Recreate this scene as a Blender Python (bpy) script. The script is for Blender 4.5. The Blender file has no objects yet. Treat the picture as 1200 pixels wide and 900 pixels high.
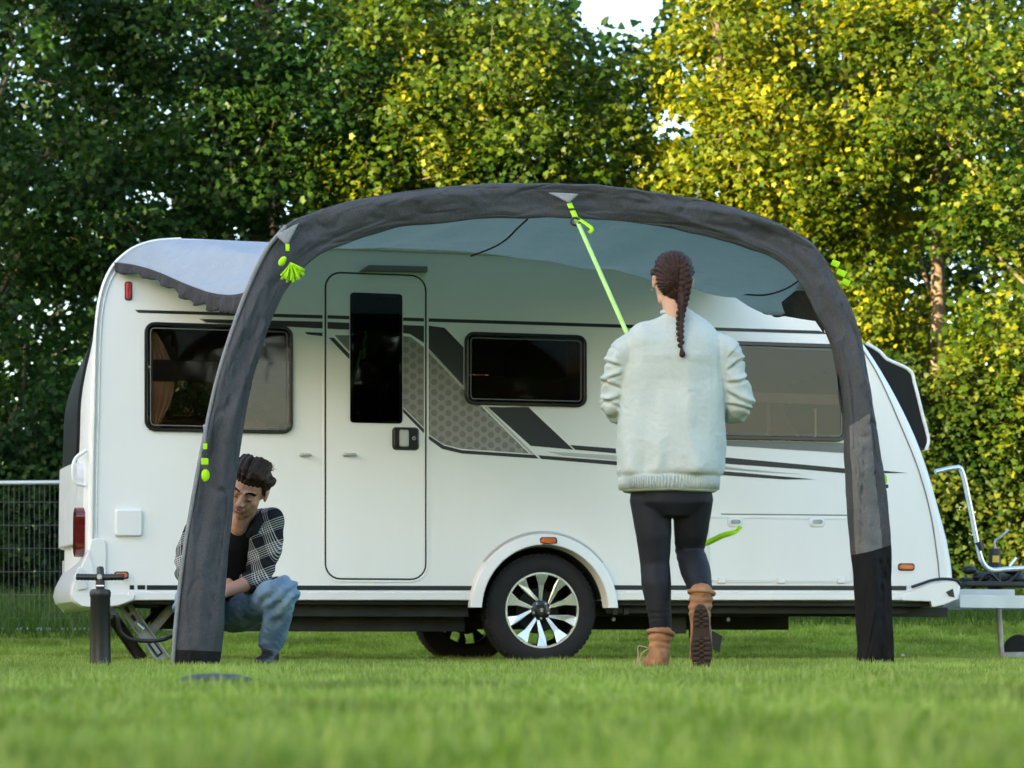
import bpy, bmesh, math, random
import numpy as np
from mathutils import Vector, Matrix, noise, Euler

SC = bpy.context.scene
COL = SC.collection
R = math.radians
random.seed(7)
RNG = np.random.default_rng(11)

# ---------------------------------------------------------------- camera
FPX, CX, HY, CH = 3000.0, 600.0, 752.0, 0.14      # focal length in px of a 1200 px wide frame, horizon row, eye height
cam_data = bpy.data.cameras.new('camera')
cam_data.sensor_width = 36.0
cam_data.lens = FPX / 1200.0 * 36.0
cam_data.shift_y = (HY - 450.0) / 1200.0
cam_data.clip_start = 0.05
cam_data.clip_end = 2000
cam_data.dof.use_dof = True
cam_data.dof.focus_distance = 12.6
cam_data.dof.aperture_fstop = 5.0
cam = bpy.data.objects.new('camera', cam_data)
cam.location = (0, 0, CH)
cam.rotation_euler = (R(90), 0, 0)
COL.objects.link(cam)
SC.camera = cam

# ---------------------------------------------------------------- sky, sun, exposure
SUN_AZ = R(-128)        # direction TO the sun, measured from +Y towards +X: behind the camera, on the left
SUN_EL = R(11)
world = bpy.data.worlds.new('World')
SC.world = world
world.use_nodes = True
wn = world.node_tree
sky = wn.nodes.new('ShaderNodeTexSky')
sky.sky_type = 'NISHITA'
sky.sun_disc = False
sky.sun_elevation = SUN_EL
sky.sun_rotation = SUN_AZ
sky.air_density = 1.0
sky.dust_density = 1.5
sky.ozone_density = 1.0
bgn = wn.nodes['Background']
wn.links.new(sky.outputs[0], bgn.inputs[0])
bgn.inputs[1].default_value = 0.12
sun_data = bpy.data.lights.new('sun', 'SUN')
sun_data.energy = 5.0
sun_data.angle = R(0.5)
sun_data.color = (1.0, 0.80, 0.46)
sun = bpy.data.objects.new('sun', sun_data)
sd = Vector((math.sin(SUN_AZ) * math.cos(SUN_EL), math.cos(SUN_AZ) * math.cos(SUN_EL), math.sin(SUN_EL)))
sun.rotation_euler = (-sd).to_track_quat('-Z', 'Y').to_euler()
sun.location = sd * 60
COL.objects.link(sun)
SC.view_settings.view_transform = 'Standard'
SC.view_settings.look = 'None'
SC.view_settings.gamma = 1.0
SC.view_settings.exposure = 2.85
SC.cycles.max_bounces = 8
SC.cycles.transparent_max_bounces = 12

# ---------------------------------------------------------------- helpers
def W(x, y, D):
    """world point seen at photo pixel (x, y) at distance D"""
    return Vector(((x - CX) / FPX * D, D, CH + (HY - y) / FPX * D))

VA = R(14.5); CA, SA = math.cos(VA), math.sin(VA); Z0 = 15.0
def C(s, t, z):
    """caravan frame to world: s along the near wall, t away from the camera, z up"""
    return Vector((s * CA - t * SA, Z0 + s * SA + t * CA, z))
def S(x, y, t=0.0):
    """photo pixel to (s, z) on the caravan-parallel plane at depth t"""
    u = (x - CX) / FPX
    s = (u * (Z0 + t * CA) + t * SA) / (CA - u * SA)
    D = Z0 + s * SA + t * CA
    return s, CH + (HY - y) / FPX * D
def SW(x, y, t=0.0):
    s, z = S(x, y, t)
    return C(s, t, z)

def wm(o):
    m = Matrix.Identity(4)
    while o is not None:
        m = o.matrix_basis @ m
        o = o.parent
    return m

def tag(o, label=None, cat=None, group=None, kind=None):
    if label: o['label'] = label
    if cat: o['category'] = cat
    if group: o['group'] = group
    if kind: o['kind'] = kind
    return o

def empty(name, loc, rz=0.0, label=None, cat=None, group=None):
    o = bpy.data.objects.new(name, None)
    o.empty_display_size = 0.2
    o.location = loc
    o.rotation_euler = (0, 0, rz)
    COL.objects.link(o)
    return tag(o, label, cat, group)

class MB:
    """collects shapes given in world coordinates and links them as ONE mesh object"""
    def __init__(self): self.v = []; self.f = []; self.m = []
    def add(self, vs, fs, mi=0):
        b = len(self.v)
        self.v += [tuple(p) for p in vs]
        self.f += [tuple(b + i for i in q) for q in fs]
        self.m += [mi] * len(fs)
        return self
    def prism(self, a, b, mi=0, caps=True):
        """a, b: equal loops of points; walls between them and end caps"""
        n = len(a)
        fs = [(i, (i + 1) % n, n + (i + 1) % n, n + i) for i in range(n)]
        if caps: fs += [tuple(range(n - 1, -1, -1)), tuple(range(n, 2 * n))]
        return self.add(list(a) + list(b), fs, mi)
    def ring(self, o0, i0, o1, i1, mi=0):
        """a frame: outer and inner loops at the back (0) and the front (1)"""
        n = len(o0); fs = []
        for i in range(n):
            j = (i + 1) % n
            fs += [(2*n + i, 2*n + j, 3*n + j, 3*n + i), (i, j, 2*n + j, 2*n + i), (3*n + i, 3*n + j, n + j, n + i), (n + i, n + j, j, i)]
        return self.add(list(o0) + list(i0) + list(o1) + list(i1), fs, mi)
    def box(self, c, ax, ay, az, mi=0):
        c = Vector(c); ax = Vector(ax); ay = Vector(ay); az = Vector(az)
        vs = [c + sx*ax + sy*ay + sz*az for sz in (-1, 1) for sy in (-1, 1) for sx in (-1, 1)]
        return self.add(vs, [(0,2,3,1),(4,5,7,6),(0,1,5,4),(2,6,7,3),(0,4,6,2),(1,3,7,5)], mi)
    def tube(self, pts, r, n=10, mi=0, caps=True, flat=1.0, up=None, closed=False):
        pts = [Vector(p) for p in pts]; k = len(pts)
        rs = r if isinstance(r, (list, tuple)) else [r] * k
        vs = []
        prev = None
        for i, p in enumerate(pts):
            if closed: t = (pts[(i+1) % k] - pts[i-1]).normalized()
            else: t = (pts[min(i+1, k-1)] - pts[max(i-1, 0)]).normalized()
            if up is not None: a = Vector(up)
            elif prev is not None: a = prev
            else: a = Vector((0, 0, 1)) if abs(t.z) < 0.9 else Vector((1, 0, 0))
            a = (a - t * a.dot(t)).normalized(); b = t.cross(a); prev = a
            for j in range(n):
                an = 2 * math.pi * j / n
                vs.append(p + (a * math.cos(an) + b * math.sin(an) * flat) * rs[i])
        fs = []
        for i in range(k if closed else k - 1):
            i2 = (i + 1) % k
            for j in range(n):
                fs.append((i*n + j, i*n + (j+1) % n, i2*n + (j+1) % n, i2*n + j))
        if caps and not closed: fs += [tuple(range(n-1, -1, -1)), tuple((k-1)*n + j for j in range(n))]
        return self.add(vs, fs, mi)
    def lathe(self, c, axis, prof, n=32, mi=0):
        """prof: list of (radius, offset along the axis)"""
        c = Vector(c); ax = Vector(axis).normalized()
        a = (Vector((0,0,1)) if abs(ax.z) < 0.9 else Vector((1,0,0)))
        a = (a - ax * a.dot(ax)).normalized(); b = ax.cross(a)
        k = len(prof); vs = []
        for (r, h) in prof:
            for j in range(n):
                an = 2 * math.pi * j / n
                vs.append(c + ax * h + (a * math.cos(an) + b * math.sin(an)) * r)
        fs = [(i*n + j, i*n + (j+1) % n, (i+1)*n + (j+1) % n, (i+1)*n + j) for i in range(k-1) for j in range(n)]
        return self.add(vs, fs, mi)
    def ball(self, c, r, n=12, k=8, mi=0, rot=None):
        c = Vector(c); r = (r, r, r) if not isinstance(r, (tuple, list)) else r
        vs = []
        for i in range(k + 1):
            th = math.pi * i / k
            for j in range(n):
                an = 2 * math.pi * j / n
                q = Vector((math.sin(th)*math.cos(an)*r[0], math.sin(th)*math.sin(an)*r[1], math.cos(th)*r[2]))
                if rot is not None: q = rot @ q
                vs.append(c + q)
        fs = [(i*n + j, (i+1)*n + j, (i+1)*n + (j+1) % n, i*n + (j+1) % n) for i in range(k) for j in range(n)]
        return self.add(vs, fs, mi)
    def grid(self, rows, mi=0, closed=False):
        k = len(rows); n = len(rows[0]); m = n if closed else n - 1
        fs = [(i*n + j, i*n + (j+1) % n, (i+1)*n + (j+1) % n, (i+1)*n + j) for i in range(k-1) for j in range(m)]
        return self.add([p for r in rows for p in r], fs, mi)
    def build(self, name, mats, parent=None, smooth=None, bevel=0, weld=0, solid=0, offset=0):
        me = bpy.data.meshes.new(name)
        vs = self.v
        if parent is not None:
            inv = wm(parent).inverted()
            vs = [tuple(inv @ Vector(p)) for p in vs]
        me.from_pydata(vs, [], self.f)
        if not isinstance(mats, (list, tuple)): mats = [mats]
        for m in mats: me.materials.append(m)
        if len(mats) > 1: me.polygons.foreach_set('material_index', self.m)
        bm = bmesh.new(); bm.from_mesh(me)
        if weld: bmesh.ops.remove_doubles(bm, verts=bm.verts, dist=weld)
        bmesh.ops.recalc_face_normals(bm, faces=bm.faces)
        bm.to_mesh(me); bm.free()
        o = bpy.data.objects.new(name, me)
        COL.objects.link(o)
        o.parent = parent
        if smooth is not None:
            me.polygons.foreach_set('use_smooth', [True] * len(me.polygons))
            if smooth < 180: me.set_sharp_from_angle(angle=R(smooth))
        if solid:
            md = o.modifiers.new('solid', 'SOLIDIFY'); md.thickness = solid; md.offset = offset
        if bevel:
            md = o.modifiers.new('bevel', 'BEVEL'); md.width = bevel; md.segments = 2; md.limit_method = 'ANGLE'; md.angle_limit = R(35)
        return o

def rrect(x0, y0, x1, y1, r, n=6):
    pts = []
    for cx, cy, a0 in ((x1 - r, y0 + r, -90), (x1 - r, y1 - r, 0), (x0 + r, y1 - r, 90), (x0 + r, y0 + r, 180)):
        for i in range(n + 1):
            a = R(a0 + 90 * i / n)
            pts.append((cx + r * math.cos(a), cy + r * math.sin(a)))
    return pts
def loop_at(px, t):
    """photo pixels read on the near wall plane, placed at local depth t"""
    out = []
    for x, y in px:
        s, z = S(x, y, 0)
        out.append(C(s, t, z))
    return out
def plate(px, t0, t1): return MB().prism(loop_at(px, t0), loop_at(px, t1))
def frame(outer, inner, t0, t1, mb=None):
    mb = mb or MB()
    return mb.ring(loop_at(outer, t0), loop_at(inner, t0), loop_at(outer, t1), loop_at(inner, t1))
def spline(pts, n):
    """Catmull-Rom through the points, n samples, spaced by length"""
    P = [Vector(p) for p in pts]; P = [2*P[0] - P[1]] + P + [2*P[-1] - P[-2]]
    fine = []
    for i in range(1, len(P) - 2):
        for k in range(24):
            t = k / 24
            fine.append(0.5 * ((2*P[i]) + (P[i+1]-P[i-1])*t + (2*P[i-1]-5*P[i]+4*P[i+1]-P[i+2])*t*t + (3*P[i]-P[i-1]-3*P[i+1]+P[i+2])*t**3))
    fine.append(P[-2])
    L = [0.0]
    for a, b in zip(fine, fine[1:]): L.append(L[-1] + (b - a).length)
    out = []; j = 0
    for i in range(n):
        d = L[-1] * i / (n - 1)
        while j < len(L) - 2 and L[j+1] < d: j += 1
        f = (d - L[j]) / max(1e-9, L[j+1] - L[j])
        out.append(fine[j].lerp(fine[j+1], min(1, f)))
    return out
def sm(a, b, x):
    x = max(0.0, min(1.0, (x - a) / (b - a))); return x * x * (3 - 2 * x)
def nz(p, s=1.0, seed=0.0): return noise.noise(Vector(p) * s + Vector((seed, seed * 1.7, -seed)))

# ---------------------------------------------------------------- materials
def mat(name, col, rough=0.5, metal=0.0, col2=None, vs=6.0, vamt=1.0, bump=0.0, bs=60.0, coat=0.0, spec=None, detail=4, stretch=None, rvar=0.0, bdist=0.002):
    m = bpy.data.materials.new(name); m.use_nodes = True
    nt = m.node_tree; b = nt.nodes['Principled BSDF']
    b.inputs['Roughness'].default_value = rough
    b.inputs['Metallic'].default_value = metal
    if coat: b.inputs['Coat Weight'].default_value = coat; b.inputs['Coat Roughness'].default_value = 0.08
    if spec is not None: b.inputs['Specular IOR Level'].default_value = spec
    tc = nt.nodes.new('ShaderNodeTexCoord')
    mp = nt.nodes.new('ShaderNodeMapping'); nt.links.new(tc.outputs['Object'], mp.inputs[0])
    if stretch: mp.inputs['Scale'].default_value = stretch
    n1 = nt.nodes.new('ShaderNodeTexNoise'); n1.inputs['Scale'].default_value = vs; n1.inputs['Detail'].default_value = detail
    nt.links.new(mp.outputs[0], n1.inputs['Vector'])
    col2 = col2 or tuple(c * 0.82 for c in col)
    cr = nt.nodes.new('ShaderNodeValToRGB')
    cr.color_ramp.elements[0].position = 0.5 - 0.22 / max(vamt, .01); cr.color_ramp.elements[1].position = 0.5 + 0.22 / max(vamt, .01)
    cr.color_ramp.elements[0].color = (*col2, 1); cr.color_ramp.elements[1].color = (*col, 1)
    nt.links.new(n1.outputs[0], cr.inputs[0]); nt.links.new(cr.outputs[0], b.inputs['Base Color'])
    if rvar:
        mr = nt.nodes.new('ShaderNodeMapRange'); mr.inputs[3].default_value = rough - rvar; mr.inputs[4].default_value = rough + rvar
        nt.links.new(n1.outputs[0], mr.inputs[0]); nt.links.new(mr.outputs[0], b.inputs['Roughness'])
    if bump:
        n2 = nt.nodes.new('ShaderNodeTexNoise'); n2.inputs['Scale'].default_value = bs; n2.inputs['Detail'].default_value = 3
        nt.links.new(mp.outputs[0], n2.inputs['Vector'])
        bp = nt.nodes.new('ShaderNodeBump'); bp.inputs['Strength'].default_value = bump; bp.inputs['Distance'].default_value = bdist
        nt.links.new(n2.outputs[0], bp.inputs['Height']); nt.links.new(bp.outputs[0], b.inputs['Normal'])
    return m

def leaf_mat(name, c1, c2, c3, trans=0.45, rough=0.45, patchy=0.0):
    """leaf colour varies with the per-leaf 'tint' attribute"""
    m = bpy.data.materials.new(name); m.use_nodes = True
    nt = m.node_tree; nt.nodes.clear()
    out = nt.nodes.new('ShaderNodeOutputMaterial')
    at = nt.nodes.new('ShaderNodeAttribute'); at.attribute_name = 'tint'
    cr = nt.nodes.new('ShaderNodeValToRGB')
    e = cr.color_ramp.elements; e[0].position = 0.0; e[0].color = (*c1, 1); e[1].position = 1.0; e[1].color = (*c3, 1)
    k = e.new(0.5); k.color = (*c2, 1)
    nt.links.new(at.outputs['Fac'], cr.inputs[0])
    pb = nt.nodes.new('ShaderNodeBsdfPrincipled'); pb.inputs['Roughness'].default_value = rough; pb.inputs['Specular IOR Level'].default_value = 0.14
    tr = nt.nodes.new('ShaderNodeBsdfTranslucent')
    hs = nt.nodes.new('ShaderNodeHueSaturation'); hs.inputs['Hue'].default_value = 0.485; hs.inputs['Saturation'].default_value = 1.1; hs.inputs['Value'].default_value = 1.4
    mx = nt.nodes.new('ShaderNodeMixShader'); mx.inputs[0].default_value = trans
    col = cr.outputs[0]
    if patchy:                       # growth varies over the ground in patches
        ge = nt.nodes.new('ShaderNodeNewGeometry'); n1 = nt.nodes.new('ShaderNodeTexNoise'); n1.inputs['Scale'].default_value = 1.3; n1.inputs['Detail'].default_value = 5
        mr = nt.nodes.new('ShaderNodeMapRange'); mr.inputs[1].default_value = .3; mr.inputs[2].default_value = .7; mr.inputs[3].default_value = 1 - patchy; mr.inputs[4].default_value = 1 + patchy
        h2 = nt.nodes.new('ShaderNodeHueSaturation'); nt.links.new(ge.outputs['Position'], n1.inputs['Vector']); nt.links.new(n1.outputs[0], mr.inputs[0]); nt.links.new(mr.outputs[0], h2.inputs['Value'])
        nt.links.new(col, h2.inputs['Color']); col = h2.outputs[0]
    nt.links.new(col, pb.inputs['Base Color']); nt.links.new(col, hs.inputs['Color']); nt.links.new(hs.outputs[0], tr.inputs[0])
    nt.links.new(pb.outputs[0], mx.inputs[1]); nt.links.new(tr.outputs[0], mx.inputs[2]); nt.links.new(mx.outputs[0], out.inputs[0])
    return m

def fabric_mat(name, col, col2, trans=0.0, tcol=None, weave=900.0, rough=0.85, bump=0.25, fold=0.25, speck=0.25):
    """woven cloth: fine weave and soft creases; optionally lets light through"""
    m = mat(name, col, rough, 0, col2, vs=9, vamt=0.9, spec=0.2, detail=6)
    nt = m.node_tree; b = nt.nodes['Principled BSDF']; out = nt.nodes['Material Output']
    tc = next(n for n in nt.nodes if n.type == 'TEX_COORD')
    n2 = nt.nodes.new('ShaderNodeTexNoise'); n2.inputs['Scale'].default_value = weave; n2.inputs['Detail'].default_value = 1
    n3 = nt.nodes.new('ShaderNodeTexNoise'); n3.inputs['Scale'].default_value = 14; n3.inputs['Detail'].default_value = 5; n3.inputs['Distortion'].default_value = 1.2
    for n in (n2, n3): nt.links.new(tc.outputs['Object'], n.inputs['Vector'])
    # heathered yarn: fine speckle in the colour
    base = b.inputs['Base Color'].links[0].from_socket
    n4 = nt.nodes.new('ShaderNodeTexNoise'); n4.inputs['Scale'].default_value = 330; n4.inputs['Detail'].default_value = 2; nt.links.new(tc.outputs['Object'], n4.inputs['Vector'])
    mr = nt.nodes.new('ShaderNodeMapRange'); mr.inputs[1].default_value = .35; mr.inputs[2].default_value = .65; mr.inputs[3].default_value = 1 - speck; mr.inputs[4].default_value = 1 + speck
    hv = nt.nodes.new('ShaderNodeHueSaturation'); nt.links.new(n4.outputs[0], mr.inputs[0]); nt.links.new(mr.outputs[0], hv.inputs['Value']); nt.links.new(base, hv.inputs['Color']); nt.links.new(hv.outputs[0], b.inputs['Base Color'])
    b1 = nt.nodes.new('ShaderNodeBump'); b1.inputs['Strength'].default_value = fold; b1.inputs['Distance'].default_value = 0.02
    b2 = nt.nodes.new('ShaderNodeBump'); b2.inputs['Strength'].default_value = bump; b2.inputs['Distance'].default_value = 0.001
    nt.links.new(n3.outputs[0], b1.inputs['Height']); nt.links.new(n2.outputs[0], b2.inputs['Height'])
    nt.links.new(b1.outputs[0], b2.inputs['Normal']); nt.links.new(b2.outputs[0], b.inputs['Normal'])
    if trans:
        tr = nt.nodes.new('ShaderNodeBsdfTranslucent'); tr.inputs[0].default_value = (*(tcol or col), 1)
        mx = nt.nodes.new('ShaderNodeMixShader'); mx.inputs[0].default_value = trans
        nt.links.new(b.outputs[0], mx.inputs[1]); nt.links.new(tr.outputs[0], mx.inputs[2]); nt.links.new(mx.outputs[0], out.inputs[0])
    return m

def tinted_glass(name, col, gloss=0.04):
    m = bpy.data.materials.new(name); m.use_nodes = True
    nt = m.node_tree; nt.nodes.clear()
    out = nt.nodes.new('ShaderNodeOutputMaterial')
    tp = nt.nodes.new('ShaderNodeBsdfTransparent'); tp.inputs[0].default_value = (*col, 1)
    gl = nt.nodes.new('ShaderNodeBsdfGlossy'); gl.inputs['Roughness'].default_value = gloss
    fr = nt.nodes.new('ShaderNodeFresnel'); fr.inputs[0].default_value = 1.5
    ns = nt.nodes.new('ShaderNodeTexNoise'); ns.inputs['Scale'].default_value = 2.2
    tc = nt.nodes.new('ShaderNodeTexCoord'); nt.links.new(tc.outputs['Object'], ns.inputs['Vector'])
    bp = nt.nodes.new('ShaderNodeBump'); bp.inputs['Strength'].default_value = 0.04; bp.inputs['Distance'].default_value = 0.03
    nt.links.new(ns.outputs[0], bp.inputs['Height']); nt.links.new(bp.outputs[0], gl.inputs['Normal']); nt.links.new(bp.outputs[0], fr.inputs['Normal'])
    mx = nt.nodes.new('ShaderNodeMixShader')
    nt.links.new(fr.outputs[0], mx.inputs[0]); nt.links.new(tp.outputs[0], mx.inputs[1]); nt.links.new(gl.outputs[0], mx.inputs[2])
    nt.links.new(mx.outputs[0], out.inputs[0])
    return m

def hex_panel_mat():
    """greige vinyl printed with darker dots in a honeycomb"""
    m = mat('greige_vinyl', (0.30, 0.285, 0.26), 0.42, 0, (0.27, 0.255, 0.235), vs=4)
    nt = m.node_tree; b = nt.nodes['Principled BSDF']
    tc = next(n for n in nt.nodes if n.type == 'TEX_COORD'); base = b.inputs['Base Color'].links[0].from_socket
    sx = nt.nodes.new('ShaderNodeSeparateXYZ'); nt.links.new(tc.outputs['Object'], sx.inputs[0])
    def dots(ox, oz):
        comps = []
        for sock, per, o in ((sx.outputs['X'], 0.085, ox), (sx.outputs['Z'], 0.06, oz)):
            a = nt.nodes.new('ShaderNodeMath'); a.operation = 'MULTIPLY_ADD'; a.inputs[1].default_value = 1 / per; a.inputs[2].default_value = o + 50
            nt.links.new(sock, a.inputs[0])
            f = nt.nodes.new('ShaderNodeMath'); f.operation = 'FRACT'; nt.links.new(a.outputs[0], f.inputs[0])
            d = nt.nodes.new('ShaderNodeMath'); d.operation = 'SUBTRACT'; d.inputs[1].default_value = 0.5; nt.links.new(f.outputs[0], d.inputs[0])
            e = nt.nodes.new('ShaderNodeMath'); e.operation = 'MULTIPLY'; e.inputs[1].default_value = per; nt.links.new(d.outputs[0], e.inputs[0])
            comps.append(e)
        cb = nt.nodes.new('ShaderNodeCombineXYZ'); nt.links.new(comps[0].outputs[0], cb.inputs[0]); nt.links.new(comps[1].outputs[0], cb.inputs[1])
        ln = nt.nodes.new('ShaderNodeVectorMath'); ln.operation = 'LENGTH'; nt.links.new(cb.outputs[0], ln.inputs[0])
        lt = nt.nodes.new('ShaderNodeMapRange'); lt.inputs[1].default_value = 0.0165; lt.inputs[2].default_value = 0.0205; lt.inputs[3].default_value = 1; lt.inputs[4].default_value = 0
        nt.links.new(ln.outputs['Value'], lt.inputs[0]); return lt
    a, c = dots(0, 0), dots(.5, .5)
    ad = nt.nodes.new('ShaderNodeMath'); ad.operation = 'ADD'; nt.links.new(a.outputs[0], ad.inputs[0]); nt.links.new(c.outputs[0], ad.inputs[1])
    mx = nt.nodes.new('ShaderNodeMix'); mx.data_type = 'RGBA'
    nt.links.new(ad.outputs[0], mx.inputs[0]); nt.links.new(base, mx.inputs[6]); mx.inputs[7].default_value = (0.19, 0.175, 0.155, 1)
    nt.links.new(mx.outputs[2], b.inputs['Base Color'])
    return m

def plaid_mat():
    """black shirt cloth with bundles of fine white lines crossing both ways"""
    m = fabric_mat('plaid_cloth', (0.012, 0.012, 0.014), (0.008, 0.008, 0.009), fold=0.1)
    nt = m.node_tree; b = nt.nodes['Principled BSDF']
    tc = next(n for n in nt.nodes if n.type == 'TEX_COORD')
    mp = nt.nodes.new('ShaderNodeMapping'); mp.inputs['Rotation'].default_value = (0, R(22), R(20)); nt.links.new(tc.outputs['Object'], mp.inputs[0])
    sx = nt.nodes.new('ShaderNodeSeparateXYZ'); nt.links.new(mp.outputs[0], sx.inputs[0])
    def band(sock, per, lo, hi, off):
        a = nt.nodes.new('ShaderNodeMath'); a.operation = 'MULTIPLY_ADD'; a.inputs[1].default_value = 1 / per; a.inputs[2].default_value = 50 + off; nt.links.new(sock, a.inputs[0])
        f = nt.nodes.new('ShaderNodeMath'); f.operation = 'FRACT'; nt.links.new(a.outputs[0], f.inputs[0])
        g = nt.nodes.new('ShaderNodeMath'); g.operation = 'LESS_THAN'; g.inputs[1].default_value = hi; nt.links.new(f.outputs[0], g.inputs[0])
        h = nt.nodes.new('ShaderNodeMath'); h.operation = 'GREATER_THAN'; h.inputs[1].default_value = lo; nt.links.new(f.outputs[0], h.inputs[0])
        k = nt.nodes.new('ShaderNodeMath'); k.operation = 'MULTIPLY'; nt.links.new(g.outputs[0], k.inputs[0]); nt.links.new(h.outputs[0], k.inputs[1])
        return k
    res = []
    for sock in (sx.outputs['X'], sx.outputs['Z']):
        wide = band(sock, 0.105, 0.45, 1.0, 0.13); fine = band(sock, 0.0105, 0.0, 0.36, 0)
        k = nt.nodes.new('ShaderNodeMath'); k.operation = 'MULTIPLY'; nt.links.new(wide.outputs[0], k.inputs[0]); nt.links.new(fine.outputs[0], k.inputs[1]); res.append(k)
    ad = nt.nodes.new('ShaderNodeMath'); ad.operation = 'ADD'; nt.links.new(res[0].outputs[0], ad.inputs[0]); nt.links.new(res[1].outputs[0], ad.inputs[1])
    ml = nt.nodes.new('ShaderNodeMath'); ml.operation = 'MULTIPLY'; ml.inputs[1].default_value = 0.5; ml.use_clamp = True; nt.links.new(ad.outputs[0], ml.inputs[0])
    mx = nt.nodes.new('ShaderNodeMix'); mx.data_type = 'RGBA'; nt.links.new(ml.outputs[0], mx.inputs[0])
    mx.inputs[6].default_value = (0.011, 0.012, 0.016, 1); mx.inputs[7].default_value = (0.7, 0.68, 0.62, 1)
    nt.links.new(mx.outputs[2], b.inputs['Base Color'])
    return m

def attr_mix_mat(name, c0, c1, rough=0.5, attr='tint', sss=0.0, bump=0.15, bs=220):
    m = mat(name, c0, rough, 0, tuple(c * 0.9 for c in c0), vs=40, bump=bump, bs=bs, bdist=0.0008)
    nt = m.node_tree; b = nt.nodes['Principled BSDF']
    base = b.inputs['Base Color'].links[0].from_socket
    at = nt.nodes.new('ShaderNodeAttribute'); at.attribute_name = attr
    mx = nt.nodes.new('ShaderNodeMix'); mx.data_type = 'RGBA'
    nt.links.new(at.outputs['Fac'], mx.inputs[0]); nt.links.new(base, mx.inputs[6]); mx.inputs[7].default_value = (*c1, 1)
    nt.links.new(mx.outputs[2], b.inputs['Base Color'])
    if sss:
        b.inputs['Subsurface Weight'].default_value = sss; b.inputs['Subsurface Radius'].default_value = (1, .35, .2); b.inputs['Subsurface Scale'].default_value = 0.006
    return m

M = {}
M['gel'] = mat('white_gelcoat', (0.83, 0.825, 0.82), 0.34, 0, (0.79, 0.785, 0.775), vs=2.6, stretch=(1, 1, .3), bump=0.32, bs=150, bdist=0.0015, rvar=0.05)
M['abs'] = mat('white_plastic', (0.80, 0.80, 0.80), 0.25, 0, (0.77, 0.77, 0.77), vs=3, coat=0.3)
M['trim'] = mat('pale_aluminium_rail', (0.74, 0.75, 0.76), 0.35, 0.15, (0.66, 0.67, 0.68), vs=8)
M['seam'] = mat('dark_rubber_seal', (0.018, 0.018, 0.02), 0.6, 0, (0.01, 0.01, 0.012))
M['black'] = mat('black_vinyl', (0.012, 0.013, 0.017), 0.35, 0, (0.009, 0.01, 0.013), vs=3)
M['silver'] = mat('silver_vinyl', (0.50, 0.50, 0.49), 0.4, 0.2, (0.45, 0.45, 0.44))
M['teal'] = mat('grey_vinyl', (0.16, 0.17, 0.165), 0.4, 0, (0.14, 0.15, 0.145))
M['hex'] = hex_panel_mat()
M['frameblk'] = mat('black_acrylic_rim', (0.012, 0.011, 0.011), 0.18, 0, (0.008, 0.008, 0.008))
M['cheek'] = mat('smoked_acrylic', (0.010, 0.010, 0.011), 0.5, 0, (0.007, 0.007, 0.008), spec=.2)
M['wire'] = mat('weathered_wire', (0.16, 0.165, 0.165), 0.6, 0.3)
M['blind'] = mat('charcoal_blind', (0.02, 0.021, 0.024), 0.7)
M['glass'] = tinted_glass('tinted_acrylic', (0.72, 0.64, 0.57), 0.03)
M['glassdark'] = tinted_glass('dark_tinted_acrylic', (0.10, 0.10, 0.11), 0.02)
M['cream'] = mat('cream_upholstery', (0.66, 0.55, 0.44), 0.85, 0, (0.42, 0.35, 0.28), vs=8, bump=.3)
M['wood'] = mat('light_veneer', (0.30, 0.20, 0.12), 0.5, 0, (0.24, 0.155, 0.09), vs=3, stretch=(1, 1, 9))
M['inside'] = mat('interior_lining', (0.35, 0.32, 0.28), 0.8, 0, (0.3, 0.27, 0.24))
M['amber'] = mat('amber_lens', (0.75, 0.16, 0.012), 0.2, 0, (0.5, 0.08, 0.01), vs=90, coat=0.6)
M['red'] = mat('red_lens', (0.60, 0.025, 0.02), 0.18, 0, (0.42, 0.012, 0.012), vs=60, coat=0.6)
M['redd'] = mat('dark_red_lens', (0.16, 0.012, 0.01), 0.12, 0, (0.05, 0.006, 0.006), vs=20, coat=0.8)
M['tyre'] = mat('tyre_rubber', (0.012, 0.012, 0.013), 0.85, 0, (0.008, 0.008, 0.009), vs=22, bump=0.35, bs=90)
M['rimblack'] = mat('black_wheel_paint', (0.010, 0.010, 0.011), 0.3, 0, (0.007, 0.007, 0.008), coat=0.4)
M['alloy'] = mat('polished_alloy', (0.80, 0.81, 0.82), 0.24, 0.75, (0.72, 0.73, 0.74), vs=12, rvar=0.06)
M['steel'] = mat('galvanised_steel', (0.42, 0.43, 0.44), 0.45, 0.6, (0.30, 0.31, 0.31), vs=14, vamt=1.6, rvar=0.12)
M['pale_steel'] = mat('pale_painted_steel', (0.55, 0.57, 0.59), 0.4, 0.3, (0.44, 0.46, 0.48), vs=5)
M['chassis'] = mat('dark_chassis_steel', (0.030, 0.032, 0.028), 0.6, 0.2, (0.014, 0.015, 0.013), vs=5, vamt=1.3, bump=.2)
M['under'] = mat('underfloor_board', (0.03, 0.03, 0.028), 0.85, 0, (0.018, 0.018, 0.017), vs=3)
M['blkplastic'] = mat('black_plastic', (0.018, 0.018, 0.019), 0.42, 0, (0.012, 0.012, 0.013), vs=12, bump=0.1)
M['blkcloth'] = fabric_mat('black_ripstop', (0.012, 0.012, 0.013), (0.008, 0.008, 0.009), fold=0.3)
M['sleeve'] = fabric_mat('charcoal_polyester', (0.074, 0.078, 0.088), (0.054, 0.057, 0.064), trans=0.06, tcol=(0.1, 0.095, 0.1), fold=0.28, rough=0.7, speck=.4)
M['sleeve_pale'] = fabric_mat('pale_grey_polyester', (0.26, 0.265, 0.27), (0.22, 0.225, 0.23), fold=0.35)
M['grey_mesh'] = fabric_mat('mid_grey_mesh', (0.17, 0.165, 0.16), (0.12, 0.115, 0.11), fold=0.4, weave=400)
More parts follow.
